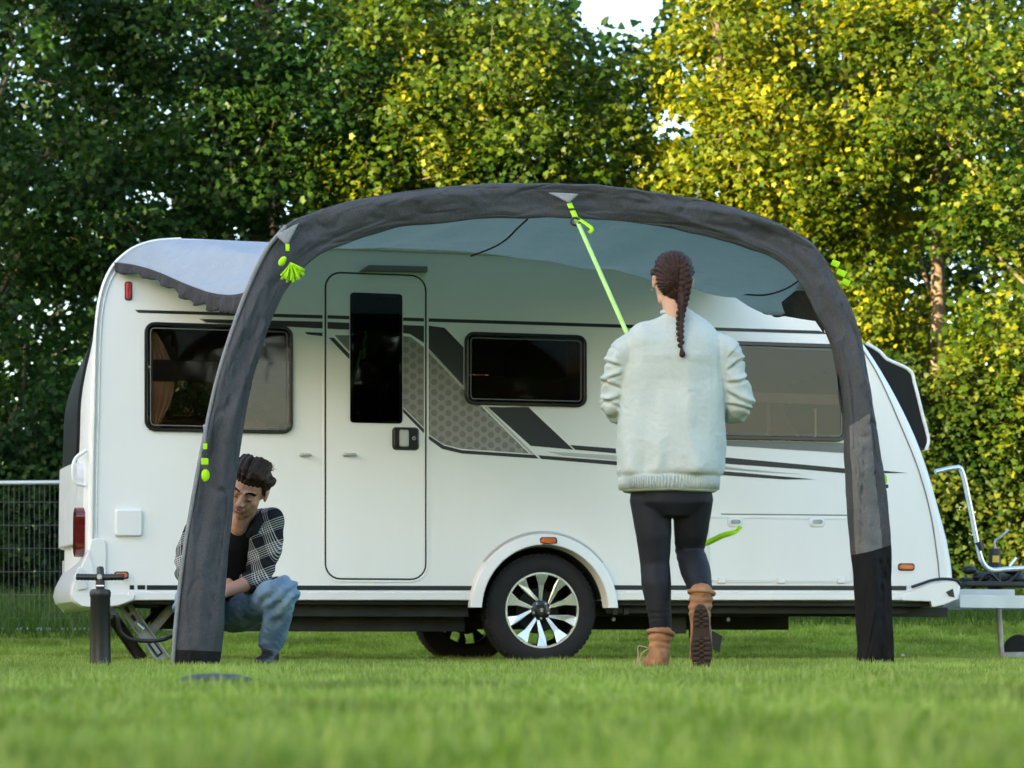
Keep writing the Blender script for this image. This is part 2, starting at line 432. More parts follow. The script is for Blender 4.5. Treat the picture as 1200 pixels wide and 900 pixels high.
M['roof'] = fabric_mat('awning_roof_cloth', (0.46, 0.52, 0.62), (0.41, 0.47, 0.57), trans=0.34, tcol=(0.19, 0.27, 0.265), fold=0.6, speck=.12)
M['hem'] = fabric_mat('dark_hem_cloth', (0.055, 0.055, 0.06), (0.035, 0.035, 0.04), fold=0.8)
M['lime'] = fabric_mat('lime_webbing', (0.52, 0.88, 0.03), (0.45, 0.80, 0.02), weave=500, trans=0.25, tcol=(0.6, 0.95, 0.05), fold=.1, speck=.05)
M['limepale'] = fabric_mat('pale_lime_webbing', (0.62, 0.86, 0.30), (0.55, 0.80, 0.25), weave=500, trans=0.3, tcol=(0.65, 0.9, 0.3), fold=.1, speck=.04)
M['skin'] = attr_mix_mat('skin', (0.50, 0.26, 0.175), (0.075, 0.032, 0.022), 0.48, sss=0.15)
M['skin_f'] = attr_mix_mat('fair_skin', (0.60, 0.35, 0.25), (0.40, 0.12, 0.09), 0.48, sss=0.15)
M['hair_w'] = mat('dark_auburn_hair', (0.048, 0.019, 0.013), 0.6, 0, (0.016, 0.007, 0.005), spec=.25, vs=60, bump=0.8, bs=160, stretch=(1.6, 1.6, .35), bdist=0.004)
M['hair_m'] = mat('dark_brown_hair', (0.042, 0.019, 0.011), 0.5, 0, (0.012, 0.006, 0.004), spec=.25, vs=60, bump=0.6, bs=150, bdist=0.003)
M['sweat'] = fabric_mat('pale_mint_jersey', (0.46, 0.51, 0.49), (0.42, 0.465, 0.45), weave=700, fold=0.3, speck=.05)
M['legging'] = fabric_mat('charcoal_legging', (0.015, 0.016, 0.023), (0.011, 0.012, 0.017), fold=0.08, rough=0.6)
M['denim'] = mat('washed_denim', (0.26, 0.38, 0.50), 0.9, 0, (0.09, 0.16, 0.26), vs=6, vamt=1.2, bump=0.6, bs=420, bdist=0.0015, spec=.2, detail=9)
M['plaid'] = plaid_mat()
M['blackjersey'] = fabric_mat('black_jersey', (0.010, 0.010, 0.011), (0.007, 0.007, 0.008), fold=0.1)
M['tan'] = mat('tan_nubuck', (0.34, 0.165, 0.075), 0.8, 0, (0.20, 0.09, 0.04), vs=18, vamt=1.4, bump=0.4, bs=120)
M['solebrown'] = mat('brown_rubber_sole', (0.045, 0.022, 0.014), 0.7, 0, (0.028, 0.014, 0.010), vs=25, bump=.3)
M['lace'] = mat('sand_laces', (0.55, 0.40, 0.24), 0.8)
M['lips'] = mat('lip_skin', (0.30, 0.10, 0.075), 0.45)
M['gold'] = mat('gold_chain', (0.85, 0.55, 0.2), 0.25, 1.0)
M['eye'] = mat('eye_white', (0.75, 0.72, 0.70), 0.1)
M['iris'] = mat('brown_iris', (0.05, 0.022, 0.01), 0.1)
M['bark'] = mat('grey_brown_bark', (0.16, 0.115, 0.075), 0.9, 0, (0.06, 0.045, 0.032), vs=7, vamt=1.6, bump=1.0, bs=14, stretch=(1, 1, .25), bdist=0.02)
M['ribbon'] = M['lime']

# ---------------------------------------------------------------- ground
def ground_z(x, y):
    return 0.40 * sm(17.0, 25.0, y) + 0.10 * sm(26, 40, y) + 0.012 * nz((x, y, 0), 0.35) * min(1, abs(y) / 4)
def axis_steps(lo, hi, mid0, mid1, step):
    a = list(np.arange(mid0, mid1 + 1e-6, step)); d = step; x = mid1
    while x < hi: d *= 1.5; x += d; a.append(min(x, hi))
    d = step; x = mid0; b = []
    while x > lo: d *= 1.5; x -= d; b.append(max(x, lo))
    return b[::-1] + a
gx = axis_steps(-400, 400, -14, 14, 0.4); gy = axis_steps(-300, 700, -4, 40, 0.4)
soil = mat('grassy_soil', (0.085, 0.135, 0.020), 0.95, 0, (0.060, 0.100, 0.016), vs=3, vamt=1.3, bump=0.8, bs=40, bdist=0.02)
mb = MB().grid([[(x, y, ground_z(x, y)) for x in gx] for y in gy])
tag(mb.build('ground', soil, smooth=180), kind='structure')

# ---------------------------------------------------------------- lawn: one tuft mesh repeated by geometry nodes
def blades(n, rad, hmin, hmax, wmin, wmax, lean=0.5, seg=2, centre=None):
    r = RNG
    rr = rad * np.sqrt(r.random(n)); th = r.random(n) * 2 * np.pi
    bx = rr * np.cos(th); by = rr * np.sin(th)
    if centre is not None: bx, by = centre
    h = hmin + (hmax - hmin) * r.random(n) ** 1.5; w = wmin + (wmax - wmin) * r.random(n)
    a = r.random(n) * 2 * np.pi; ld = r.random(n) * 2 * np.pi; l = lean * r.random(n) * h
    wx, wy = np.cos(a) * w / 2, np.sin(a) * w / 2; lx, ly = np.cos(ld) * l, np.sin(ld) * l
    V = np.zeros((n, 5, 3))
    for k, (f, ws, lz) in enumerate(((0, 1, 0), (0, -1, 0), (.55, .85, .3), (.55, -.85, .3), (1, 0, 1))):
        V[:, k, 0] = bx + wx * ws + lx * lz; V[:, k, 1] = by + wy * ws + ly * lz
        V[:, k, 2] = h * f * (1 - 0.35 * (l / np.maximum(h, 1e-6)) * lz)
    T = np.array([[0, 1, 3], [0, 3, 2], [2, 3, 4]])
    Fc = (np.arange(n)[:, None, None] * 5 + T[None]).reshape(-1, 3)
    clump = np.array([nz((a * 7, b * 7, 1.5), 1.0) for a, b in zip(bx, by)]) if centre is None else np.zeros(n)
    V[:, :, 2] *= (1 + .55 * clump)[:, None]
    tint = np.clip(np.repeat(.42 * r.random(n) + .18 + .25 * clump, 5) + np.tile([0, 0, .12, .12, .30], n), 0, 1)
    return V.reshape(-1, 3), Fc, tint
def tri_mesh(name, V, Fc, tint, m, parent=None, smooth=False):
    me = bpy.data.meshes.new(name)
    if parent is not None:
        inv = np.array(wm(parent).inverted()); V = V @ inv[:3, :3].T + inv[:3, 3]
    nv, nf = len(V), len(Fc)
    me.vertices.add(nv); me.vertices.foreach_set('co', np.ascontiguousarray(V, dtype=np.float32).ravel())
    me.loops.add(nf * 3); me.loops.foreach_set('vertex_index', np.ascontiguousarray(Fc, dtype=np.int32).ravel())
    me.polygons.add(nf); me.polygons.foreach_set('loop_start', np.arange(0, nf * 3, 3, dtype=np.int32))
    me.polygons.foreach_set('loop_total', np.full(nf, 3, dtype=np.int32))
    me.update(calc_edges=True)
    if tint is not None:
        at = me.attributes.new('tint', 'FLOAT', 'POINT'); at.data.foreach_set('value', np.ascontiguousarray(tint, dtype=np.float32))
    if smooth: me.polygons.foreach_set('use_smooth', np.ones(nf, dtype=bool))
    me.materials.append(m)
    o = bpy.data.objects.new(name, me); COL.objects.link(o); o.parent = parent
    return o

grass_m = leaf_mat('fresh_grass', (0.050, 0.115, 0.010), (0.17, 0.27, 0.034), (0.43, 0.49, 0.17), trans=0.45, rough=0.5, patchy=.38)
def scatter(o, x0, x1, y0, y1, step, half, smin, smax, jitter=0.3):
    ng = bpy.data.node_groups.new('spread_tufts', 'GeometryNodeTree')
    ng.interface.new_socket('Geometry', in_out='INPUT', socket_type='NodeSocketGeometry')
    ng.interface.new_socket('Geometry', in_out='OUTPUT', socket_type='NodeSocketGeometry')
    N = ng.nodes.new; L = ng.links.new
    gi, go = N('NodeGroupInput'), N('NodeGroupOutput')
    g = N('GeometryNodeMeshGrid')
    g.inputs['Size X'].default_value = x1 - x0; g.inputs['Size Y'].default_value = y1 - y0
    g.inputs['Vertices X'].default_value = int((x1 - x0) / step); g.inputs['Vertices Y'].default_value = int((y1 - y0) / step)
    sp = N('GeometryNodeSetPosition'); L(g.outputs[0], sp.inputs['Geometry'])
    rv = N('FunctionNodeRandomValue'); rv.data_type = 'FLOAT_VECTOR'
    rv.inputs[0].default_value = (-step * jitter, -step * jitter, 0); rv.inputs[1].default_value = (step * jitter, step * jitter, 0)
    ad = N('ShaderNodeVectorMath'); ad.operation = 'ADD'; ad.inputs[1].default_value = ((x0 + x1) / 2, (y0 + y1) / 2, 0)
    L(rv.outputs[0], ad.inputs[0]); L(ad.outputs[0], sp.inputs['Offset'])
    # height follows the ground: rises from y = 17 to y = 25
    ps = N('GeometryNodeInputPosition'); sx = N('ShaderNodeSeparateXYZ'); L(ps.outputs[0], sx.inputs[0])
    mr = N('ShaderNodeMapRange'); mr.interpolation_type = 'SMOOTHSTEP'; mr.inputs[1].default_value = 17; mr.inputs[2].default_value = 25; mr.inputs[4].default_value = 0.40
    L(sx.outputs[1], mr.inputs[0])
    cz = N('ShaderNodeCombineXYZ'); L(mr.outputs[0], cz.inputs[2])
    sp2 = N('GeometryNodeSetPosition'); L(sp.outputs[0], sp2.inputs['Geometry']); L(cz.outputs[0], sp2.inputs['Offset'])
    # keep the wedge of lawn in and just beside the view
    ab = N('ShaderNodeMath'); ab.operation = 'ABSOLUTE'; L(sx.outputs[0], ab.inputs[0])
    md = N('ShaderNodeMath'); md.operation = 'MULTIPLY_ADD'; md.inputs[1].default_value = half; md.inputs[2].default_value = 1.0; L(sx.outputs[1], md.inputs[0])
    gt = N('ShaderNodeMath'); gt.operation = 'GREATER_THAN'; L(ab.outputs[0], gt.inputs[0]); L(md.outputs[0], gt.inputs[1])
    dl = N('GeometryNodeDeleteGeometry'); L(sp2.outputs[0], dl.inputs[0]); L(gt.outputs[0], dl.inputs[1])
    ip = N('GeometryNodeInstanceOnPoints'); L(dl.outputs[0], ip.inputs['Points']); L(gi.outputs[0], ip.inputs['Instance'])
    rr = N('FunctionNodeRandomValue'); rr.data_type = 'FLOAT_VECTOR'; rr.inputs[0].default_value = (0, 0, 0); rr.inputs[1].default_value = (0, 0, 6.283); rr.inputs['Seed'].default_value = 3
    rs = N('FunctionNodeRandomValue'); rs.data_type = 'FLOAT'; rs.inputs[2].default_value = smin; rs.inputs[3].default_value = smax; rs.inputs['Seed'].default_value = 5
    L(rr.outputs[0], ip.inputs['Rotation']); L(rs.outputs[1], ip.inputs['Scale'])
    L(ip.outputs[0], go.inputs[0])
    md = o.modifiers.new('spread_tufts', 'NODES'); md.node_group = ng

V, Fc, ti = blades(1900, 0.40, 0.014, 0.050, 0.0028, 0.0060, lean=1.0)
ob = tri_mesh('lawn_grass', V, Fc, ti, grass_m)
tag(ob, kind='stuff'); scatter(ob, -11, 11, 2.0, 25.0, 0.36, 0.34, 0.85, 1.2)
# taller weeds at the foot of the hedge
cx_, cy_ = RNG.uniform(-7.5, 7.5, 60000), RNG.uniform(19.9, 25.2, 60000)
keep = (RNG.random(60000) < np.clip((cy_ - 21.2) / 1.2, 0.0, 1)) | ((cx_ < -2.75 - .12 * (cy_ - 20)) & (RNG.random(60000) < np.clip((cy_ - 19.9) / .7, 0, 1))); cx_, cy_ = cx_[keep], cy_[keep]
V, Fc, ti = blades(len(cx_), 0, 0.07, 0.36, 0.006, 0.013, lean=0.9, centre=(cx_, cy_))
V[:, 2] += np.repeat(np.array([ground_z(a, b) for a, b in zip(cx_, cy_)]), 5)
weed_m = leaf_mat('rough_meadow_grass', (0.028, 0.065, 0.012), (0.05, 0.105, 0.018), (0.13, 0.17, 0.05), trans=0.35, rough=0.55)
tag(tri_mesh('tall_grass', V, Fc, ti, weed_m), kind='stuff')

# ---------------------------------------------------------------- leaves and trees
def leaf_template(fine=True):
    if fine:
        A = [(-90, .22), (-30, .66), (-4, .56), (30, .88), (60, .66), (90, 1.15), (120, .66), (150, .88), (184, .56), (210, .66)]
    else:
        A = [(-90, .2), (-10, .75), (40, .75), (90, 1.1), (140, .75), (190, .75)]
    P = [(0, 0.1, 0.0)] + [(r * math.cos(R(a)) * .5, r * math.sin(R(a)) * .5, -0.10 * r * r * (1 if k % 2 else .4)) for k, (a, r) in enumerate(A)]
    n = len(A)
    return np.array(P), np.array([(0, 1 + i, 1 + (i + 1) % n) for i in range(n)])
LT_F, LT_C = leaf_template(True), leaf_template(False)
def leaves_at(P, NRM, size, tint, tpl):
    """P, NRM: leaf centres and facing; returns arrays for tri_mesh"""
    TV, TF = tpl; n = len(P)
    NRM = NRM / np.linalg.norm(NRM, axis=1, keepdims=True)
    rnd = RNG.normal(size=(n, 3)); rnd[:, 2] -= 0.9
    Y = rnd - NRM * (rnd * NRM).sum(1, keepdims=True); Y /= np.linalg.norm(Y, axis=1, keepdims=True)
    X = np.cross(Y, NRM)
    V = P[:, None, :] + size[:, None, None] * (TV[None, :, 0:1] * X[:, None, :] + TV[None, :, 1:2] * Y[:, None, :] + TV[None, :, 2:3] * NRM[:, None, :])
    Fc = (np.arange(n)[:, None, None] * len(TV) + TF[None]).reshape(-1, 3)
    return V.reshape(-1, 3), Fc, np.repeat(tint, len(TV))
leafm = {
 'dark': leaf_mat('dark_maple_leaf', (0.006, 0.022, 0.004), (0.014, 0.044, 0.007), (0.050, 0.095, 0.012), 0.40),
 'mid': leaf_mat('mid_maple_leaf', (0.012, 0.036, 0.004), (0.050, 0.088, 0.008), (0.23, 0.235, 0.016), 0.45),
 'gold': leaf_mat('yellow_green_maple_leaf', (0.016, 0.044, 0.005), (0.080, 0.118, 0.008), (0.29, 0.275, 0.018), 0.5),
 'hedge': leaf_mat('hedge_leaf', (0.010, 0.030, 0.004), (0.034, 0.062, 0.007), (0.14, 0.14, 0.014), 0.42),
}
GAPS = ((726, -30, 66, 84), (792, 150, 17, 20), (8, 430, 8, 6), (1165, 165, 6, 6), (30, 75, 2, 2), (170, 232, 26, 8), (20, 130, 8, 14), (330, 240, 16, 6))
def in_gap(p):
    x, y = CX + p[0] / p[1] * FPX, HY - (p[2] - CH) / p[1] * FPX
    return any(((x - gx_) / (rx_ + 14)) ** 2 + ((y - gy_) / (ry_ + 14)) ** 2 < 1 for gx_, gy_, rx_, ry_ in GAPS)
def make_tree(name, label, base, height, trunk_r, blobs, kind, leaf=0.096, per=64, tpl=LT_F, group=None, clump=(0.42, 0.16), fork=None, limbs=True, out=0.6):
    """blobs: (x, y, z, rx, ry, rz, clumps); every clump is a tilted spray of leaves"""
    base = Vector(base); root = empty(name, base, 0, label, 'tree', group)
    fork = fork or base.z + height * 0.3
    mb = MB(); top = Vector((base.x + random.uniform(-.3, .3), base.y + random.uniform(-.2, .2), base.z + height * 0.85))
    f = base.lerp(top, (fork - base.z) / (top.z - base.z)) + Vector((random.uniform(-.15, .15), 0, 0))
    path = spline([base + Vector((0, 0, -.2)), base.lerp(f, .5) + Vector((random.uniform(-.1, .1), 0, 0)), f, f.lerp(top, .5) + Vector((random.uniform(-.3, .3), 0, 0)), top], 22)
    mb.tube(path, [trunk_r * (1.35 if i == 0 else 1) * (1 - 0.85 * (i / 21) ** 1.2) for i in range(22)], n=10)
    tw = MB()
    Ps, Ns, Ss, Ts = [], [], [], []
    for (bx, by, bz, rx, ry, rz, nc) in blobs:
        c = Vector((bx, by, bz))
        if limbs:
            st = path[min(21, max(5, int(21 * max(0.2, (bz - 1.2 - base.z) / (top.z - base.z)))))]
            lp = spline([st, st.lerp(c, .5) + Vector((random.uniform(-.2, .2), random.uniform(-.2, .2), random.uniform(-.3, .1))), c], 9)
            mb.tube(lp, [trunk_r * .30 * (1 - .8 * i / 8) for i in range(9)], n=7)
        d = RNG.normal(size=(nc, 3)); d /= np.linalg.norm(d, axis=1, keepdims=True)
        rad = (out + (1 - out) * RNG.random(nc) ** 0.6)
        CC = np.array([bx, by, bz]) + d * rad[:, None] * np.array([rx, ry, rz])
        bt = random.uniform(-.12, .12)
        for k in range(nc):
            if in_gap(CC[k]): continue
            n = per + random.randint(-8, 8)
            up = d[k] * 0.50 + np.array([0, -0.28, 0.85]) + RNG.normal(size=3) * .25
            up /= np.linalg.norm(up)
            a = np.cross(up, RNG.normal(size=3)); a /= np.linalg.norm(a); b = np.cross(up, a)
            rr = np.sqrt(RNG.random(n)) * clump[0] * random.uniform(.6, 1.25); th = RNG.random(n) * 2 * np.pi
            p = CC[k] + (rr * np.cos(th))[:, None] * a + (rr * np.sin(th))[:, None] * b * .7 + up[None] * (RNG.normal(size=n) * clump[1] * .6 - rr * rr * .5)[:, None]
            Ps.append(p); Ns.append(up[None] + RNG.normal(size=(n, 3)) * .55)
            Ss.append(leaf * (0.65 + 0.6 * RNG.random(n)))
            Ts.append(np.clip(.42 + bt + random.uniform(-.28, .28) + RNG.normal(size=n) * .16, 0, 1))
            if k % 3 == 0:
                q = Vector(CC[k]); m_ = q.lerp(c, .5) + Vector((random.uniform(-.1, .1), random.uniform(-.1, .1), -.08))
                c2 = c.lerp(q, random.uniform(.45, .7)) + Vector((0, random.uniform(0, .3), -.15)); m_ = q.lerp(c2, .5) + Vector((random.uniform(-.06, .06), 0, -.04))
                tw.tube([q, m_, c2], [.003, .005, .009], n=4, caps=False)
    mb.build('trunk', M['bark'], root, smooth=180)
    if tw.v: tag(tw.build('twigs', M['bark'], root, smooth=180), kind='stuff')
    V, Fc, ti = leaves_at(np.concatenate(Ps), np.concatenate(Ns), np.concatenate(Ss), np.concatenate(Ts), tpl)
    tag(tri_mesh('crown', V, Fc, ti, leafm[kind], root), kind='stuff')
    return root
gz = ground_z
def lateral(w, L_, h, r, lab, n=95):
    """added shade tree placed by its sideways offset from the sun's line and its distance along it"""
    d = Vector((math.sin(SUN_AZ), math.cos(SUN_AZ))); pp = Vector((-d.y, d.x)); p = d * L_ + pp * w
    shade_tree(p.x, p.y, h, r, lab, n)
def blob_px(x, y, D, rxp, ryp, n, ry=1.0):
    p = W(x, y, D); k = D / FPX
    return (p.x, D, p.z, rxp * k, ry, ryp * k, n)

front = 'maples in the front row behind the caravan'
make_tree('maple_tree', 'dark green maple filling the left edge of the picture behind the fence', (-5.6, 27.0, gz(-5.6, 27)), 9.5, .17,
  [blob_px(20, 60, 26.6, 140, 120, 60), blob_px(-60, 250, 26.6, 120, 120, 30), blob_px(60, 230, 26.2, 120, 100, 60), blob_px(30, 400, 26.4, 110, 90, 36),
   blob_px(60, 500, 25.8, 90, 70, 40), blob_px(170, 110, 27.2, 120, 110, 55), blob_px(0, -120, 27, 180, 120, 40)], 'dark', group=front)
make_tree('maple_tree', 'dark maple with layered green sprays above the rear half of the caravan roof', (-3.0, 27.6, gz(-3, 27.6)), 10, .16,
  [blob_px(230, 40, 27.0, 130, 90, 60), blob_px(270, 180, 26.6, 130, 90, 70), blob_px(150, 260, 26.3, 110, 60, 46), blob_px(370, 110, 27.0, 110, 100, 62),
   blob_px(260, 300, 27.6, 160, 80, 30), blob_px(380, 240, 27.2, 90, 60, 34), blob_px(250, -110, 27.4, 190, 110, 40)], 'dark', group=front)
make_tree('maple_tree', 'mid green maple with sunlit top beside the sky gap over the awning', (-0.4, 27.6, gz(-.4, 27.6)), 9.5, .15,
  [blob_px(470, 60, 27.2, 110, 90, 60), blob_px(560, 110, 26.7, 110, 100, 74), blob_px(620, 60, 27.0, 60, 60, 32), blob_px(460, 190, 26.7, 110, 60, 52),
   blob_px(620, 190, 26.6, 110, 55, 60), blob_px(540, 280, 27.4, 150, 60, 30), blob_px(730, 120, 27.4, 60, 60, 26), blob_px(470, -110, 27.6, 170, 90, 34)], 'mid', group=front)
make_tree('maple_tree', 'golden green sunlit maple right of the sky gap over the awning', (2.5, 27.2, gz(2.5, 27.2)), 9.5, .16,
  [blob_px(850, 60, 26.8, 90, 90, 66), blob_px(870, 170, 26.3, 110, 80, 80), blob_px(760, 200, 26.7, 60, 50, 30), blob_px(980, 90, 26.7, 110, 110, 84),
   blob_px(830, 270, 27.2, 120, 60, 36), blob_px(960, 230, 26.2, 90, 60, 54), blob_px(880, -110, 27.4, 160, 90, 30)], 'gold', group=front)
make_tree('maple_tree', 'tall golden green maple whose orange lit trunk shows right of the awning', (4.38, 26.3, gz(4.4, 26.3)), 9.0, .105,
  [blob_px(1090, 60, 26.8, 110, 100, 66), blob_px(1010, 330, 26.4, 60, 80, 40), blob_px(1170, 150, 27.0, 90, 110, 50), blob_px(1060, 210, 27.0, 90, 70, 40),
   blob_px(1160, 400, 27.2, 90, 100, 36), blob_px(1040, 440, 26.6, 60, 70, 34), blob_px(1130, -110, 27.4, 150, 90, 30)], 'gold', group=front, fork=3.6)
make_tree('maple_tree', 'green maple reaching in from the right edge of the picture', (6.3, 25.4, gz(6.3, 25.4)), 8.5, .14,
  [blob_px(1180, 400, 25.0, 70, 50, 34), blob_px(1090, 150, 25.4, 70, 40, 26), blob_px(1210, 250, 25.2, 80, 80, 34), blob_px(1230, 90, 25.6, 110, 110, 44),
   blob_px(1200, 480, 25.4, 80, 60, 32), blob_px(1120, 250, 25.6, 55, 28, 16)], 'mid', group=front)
back = 'trees standing behind the front row of maples'
for i, (x, y, z, lab, kd, bl) in enumerate((
  (-7.0, 33, 11, 'dark woodland tree glimpsed behind the leftmost maple', 'dark', [(0, 3.0, 2.0, 1.6, 90), (.4, 5.8, 2.2, 1.6, 90), (0, 8.6, 2.0, 1.8, 60)]),
  (-3.2, 33, 11, 'dark woodland tree behind the maple above the caravan rear', 'dark', [(0, 3.4, 2.1, 1.5, 80), (.1, 6.1, 2.2, 1.6, 100), (0, 8.8, 2.0, 1.6, 60)]),
  (-0.2, 34, 11, 'woodland tree behind the mid green maple, left of the sky gap', 'mid', [(-.3, 3.6, 1.5, 1.5, 60), (-.5, 6.2, 1.3, 1.5, 60), (-.9, 8.8, 1.4, 1.5, 40)]),
  (4.6, 34, 11, 'woodland tree behind the golden maple, right of the sky gap', 'mid', [(0, 3.4, 2.2, 1.6, 90), (0, 6.0, 1.9, 1.5, 80), (.3, 8.6, 1.8, 1.6, 50)]),
  (8.3, 33, 11, 'dark woodland tree behind the maple at the right edge', 'dark', [(0, 3.0, 2.3, 1.7, 90), (-.2, 6.0, 2.2, 1.6, 80), (0, 8.8, 1.8, 1.6, 50)]))):
    make_tree('woodland_tree', lab, (x, y, gz(x, y)), z, .17, [(x + a, y, b, c, 1.3, d, n) for a, b, c, d, n in bl], kd, leaf=.17, per=30, tpl=LT_C, group=back, clump=(.5, .2))

def make_hedge(name, label, cells, kind, leaf=0.078, tpl=LT_C):
    xs = [c[0] for c in cells]; y0 = sum(c[1] for c in cells) / len(cells)
    root = empty(name, (sum(xs) / len(xs), y0, gz(sum(xs) / len(xs), y0)), 0, label, 'hedge')
    Ps, Ns, Ss, Ts = [], [], [], []; st = MB()
    for (x, y, z0, z1, w, n) in cells:
        nn = n * 8
        px = x + RNG.uniform(-w, w, nn); pz = z0 + (z1 - z0) * RNG.random(nn)
        bul = np.array([nz((a, b, 3.3), 1.6) * .28 + nz((a, b, 9.1), 4.0) * .10 for a, b in zip(px, pz)])
        py = y + bul - .15 + RNG.normal(size=nn) * .10 + RNG.random(nn) ** 2 * .9
        nr = np.stack([RNG.normal(size=nn) * .5, -0.9 + RNG.normal(size=nn) * .4, .65 + RNG.normal(size=nn) * .4], 1)
        Ps.append(np.stack([px, py, pz], 1)); Ns.append(nr); Ss.append(leaf * (.6 + .7 * RNG.random(nn)))
        Ts.append(np.clip(.45 - bul * 1.2 + RNG.normal(size=nn) * .18, 0, 1))
        for k in range(3):
            sx_ = x + random.uniform(-w, w); g0 = gz(sx_, y + .4)
            st.tube([(sx_, y + .4, g0 - .1), (sx_ + random.uniform(-.1, .1), y + .45, (g0 + z1) / 2), (sx_ + random.uniform(-.2, .2), y + .4, z1)], [.03, .022, .008], n=5)
    V, Fc, ti = leaves_at(np.concatenate(Ps), np.concatenate(Ns), np.concatenate(Ss), np.concatenate(Ts), tpl)
    tag(tri_mesh('foliage', V, Fc, ti, leafm[kind], root), kind='stuff')
    tag(st.build('stems', M['bark'], root, smooth=180), kind='stuff')
    return root
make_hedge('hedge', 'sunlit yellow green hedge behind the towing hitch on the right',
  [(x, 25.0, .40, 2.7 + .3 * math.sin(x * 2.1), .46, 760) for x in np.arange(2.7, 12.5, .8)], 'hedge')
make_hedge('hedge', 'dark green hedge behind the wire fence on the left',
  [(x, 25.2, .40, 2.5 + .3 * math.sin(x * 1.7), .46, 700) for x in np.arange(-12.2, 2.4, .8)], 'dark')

# the wood beyond: one mass of foliage with a few openings where the sky comes through
WD = 39.0
n_ = 130000
wx_ = RNG.uniform(-11.5, 11.5, n_); wz_ = RNG.uniform(.3, 13.5, n_)
px_ = CX + wx_ / WD * FPX; py_ = HY - (wz_ + .4 - CH) / WD * FPX
hole = np.zeros(n_)
for hx, hy, ax_, ay_ in ((726, -20, 52, 66), (790, 150, 24, 26), (8, 430, 12, 10), (30, 75, 8, 8), (170, 232, 34, 10), (20, 130, 8, 10), (745, 372, 10, 10), (1165, 160, 16, 16), (1188, 235, 12, 20), (330, 236, 26, 8), (640, 235, 14, 8)):
    hole = np.maximum(hole, np.clip(1.5 - np.sqrt(((px_ - hx) / ax_) ** 2 + ((py_ - hy) / ay_) ** 2), 0, 1))
nn_ = np.array([nz((a, 3.1, b), 1.1) + .5 * nz((a, 8.1, b), 3.0) for a, b in zip(wx_, wz_)])
keep = (hole + .35 * nn_ < .5) & ((py_ > 40) | (np.abs(px_ - 726) > 52 - py_ * .4)) & (nn_ < .85)
wx_, wz_ = wx_[keep], wz_[keep]; n_ = len(wx_)
Pw_ = np.stack([wx_, WD + RNG.normal(size=n_) * .5 + nn_[keep] * .8, wz_ + .4], 1)
V, Fc, ti = leaves_at(Pw_, np.stack([RNG.normal(size=n_) * .5, -.8 + RNG.normal(size=n_) * .4, .6 + RNG.normal(size=n_) * .4], 1), .20 * (.6 + .6 * RNG.random(n_)), np.clip(.3 - nn_[keep] * .5 + RNG.normal(size=n_) * .12, 0, 1), LT_C)
tag(tri_mesh('distant_wood', V, Fc, ti, leafm['dark']), kind='stuff')
# the same wood going on beyond both edges of the picture
n_ = 60000; wx_ = RNG.uniform(11, 45, n_) * np.where(RNG.random(n_) < .5, -1, 1)
top_ = 11 + 2.5 * np.array([nz((a, 0, 5), .25) + .4 * nz((a, 0, 9), .9) for a in wx_]); wz_ = RNG.random(n_) ** .9 * top_
Pw_ = np.stack([wx_, WD - .012 * (np.abs(wx_) - 11) ** 2 + RNG.normal(size=n_) * .8, wz_ + .4], 1)
V, Fc, ti = leaves_at(Pw_, np.stack([RNG.normal(size=n_) * .5, -.8 + RNG.normal(size=n_) * .4, .6 + RNG.normal(size=n_) * .4], 1), .42 * (.6 + .6 * RNG.random(n_)), np.clip(.4 + RNG.normal(size=n_) * .2, 0, 1), LT_C)
tag(tri_mesh('distant_wood', V, Fc, ti, leafm['dark']), kind='stuff')

# trees added out of the frame, behind and left of the camera, to shade the pitch from the low sun
def shade_tree(x, y, h, r, lab, n=90):
    make_tree('added_shade_tree', lab, (x, y, -.02), h, .2, [(x, y, h * .30, r, r, h * .26, n), (x + .3, y, h * .62, r * .95, r, h * .28, n), (x, y + .3, h * .86, r * .6, r * .6, h * .16, n // 3)],
              'dark', leaf=.42, per=26, tpl=LT_C, group='added shade trees behind the camera', clump=(.8, .35), out=.3)
for w_, h_, r_, lab in ((-27.5, 19, 2.4, 'tallest added shade tree at the far left end of the row'), (-24.6, 18.5, 2.1, 'tall added shade tree second from the left end of the row'),  # heights chosen to shape the shadow edge on the maples
    (-21.9, 9.8, 1.9, 'added shade tree of middle height beside the two tallest'), (-19.4, 10.2, 1.8, 'added shade tree in the lower gap of the row'),
    (-17.0, 7.6, 1.8, 'lowest added shade tree in the gap of the row'), (-14.7, 8.7, 1.6, 'low added shade tree at the right end of the gap'),
    (-12.3, 12, 1.9, 'round added shade tree level with the caravan rear'), (-9.6, 12.5, 1.9, 'added shade tree level with the awning'), (-6.9, 12, 1.9, 'added shade tree level with the person in the pale sweatshirt'),
    (-4.2, 11.5, 1.9, 'added shade tree level with the near grass'), (-1.4, 11, 1.9, 'added shade tree at the near end of the row')):
    lateral(w_, 22, h_, r_ + .25, 'dark ' + lab, 260)
shade_tree(4, -26, 10, 3.6, 'dark added tree straight behind the camera', 220)  # this unseen group is added to darken the window reflections
shade_tree(11, -24, 11, 3.8, 'dark added tree behind the camera on its right', 240)
shade_tree(18, -21, 11, 3.8, 'dark added tree far behind the camera to the right', 240)
shade_tree(-4, -27, 10, 3.6, 'dark added tree just left of straight behind the camera', 160)


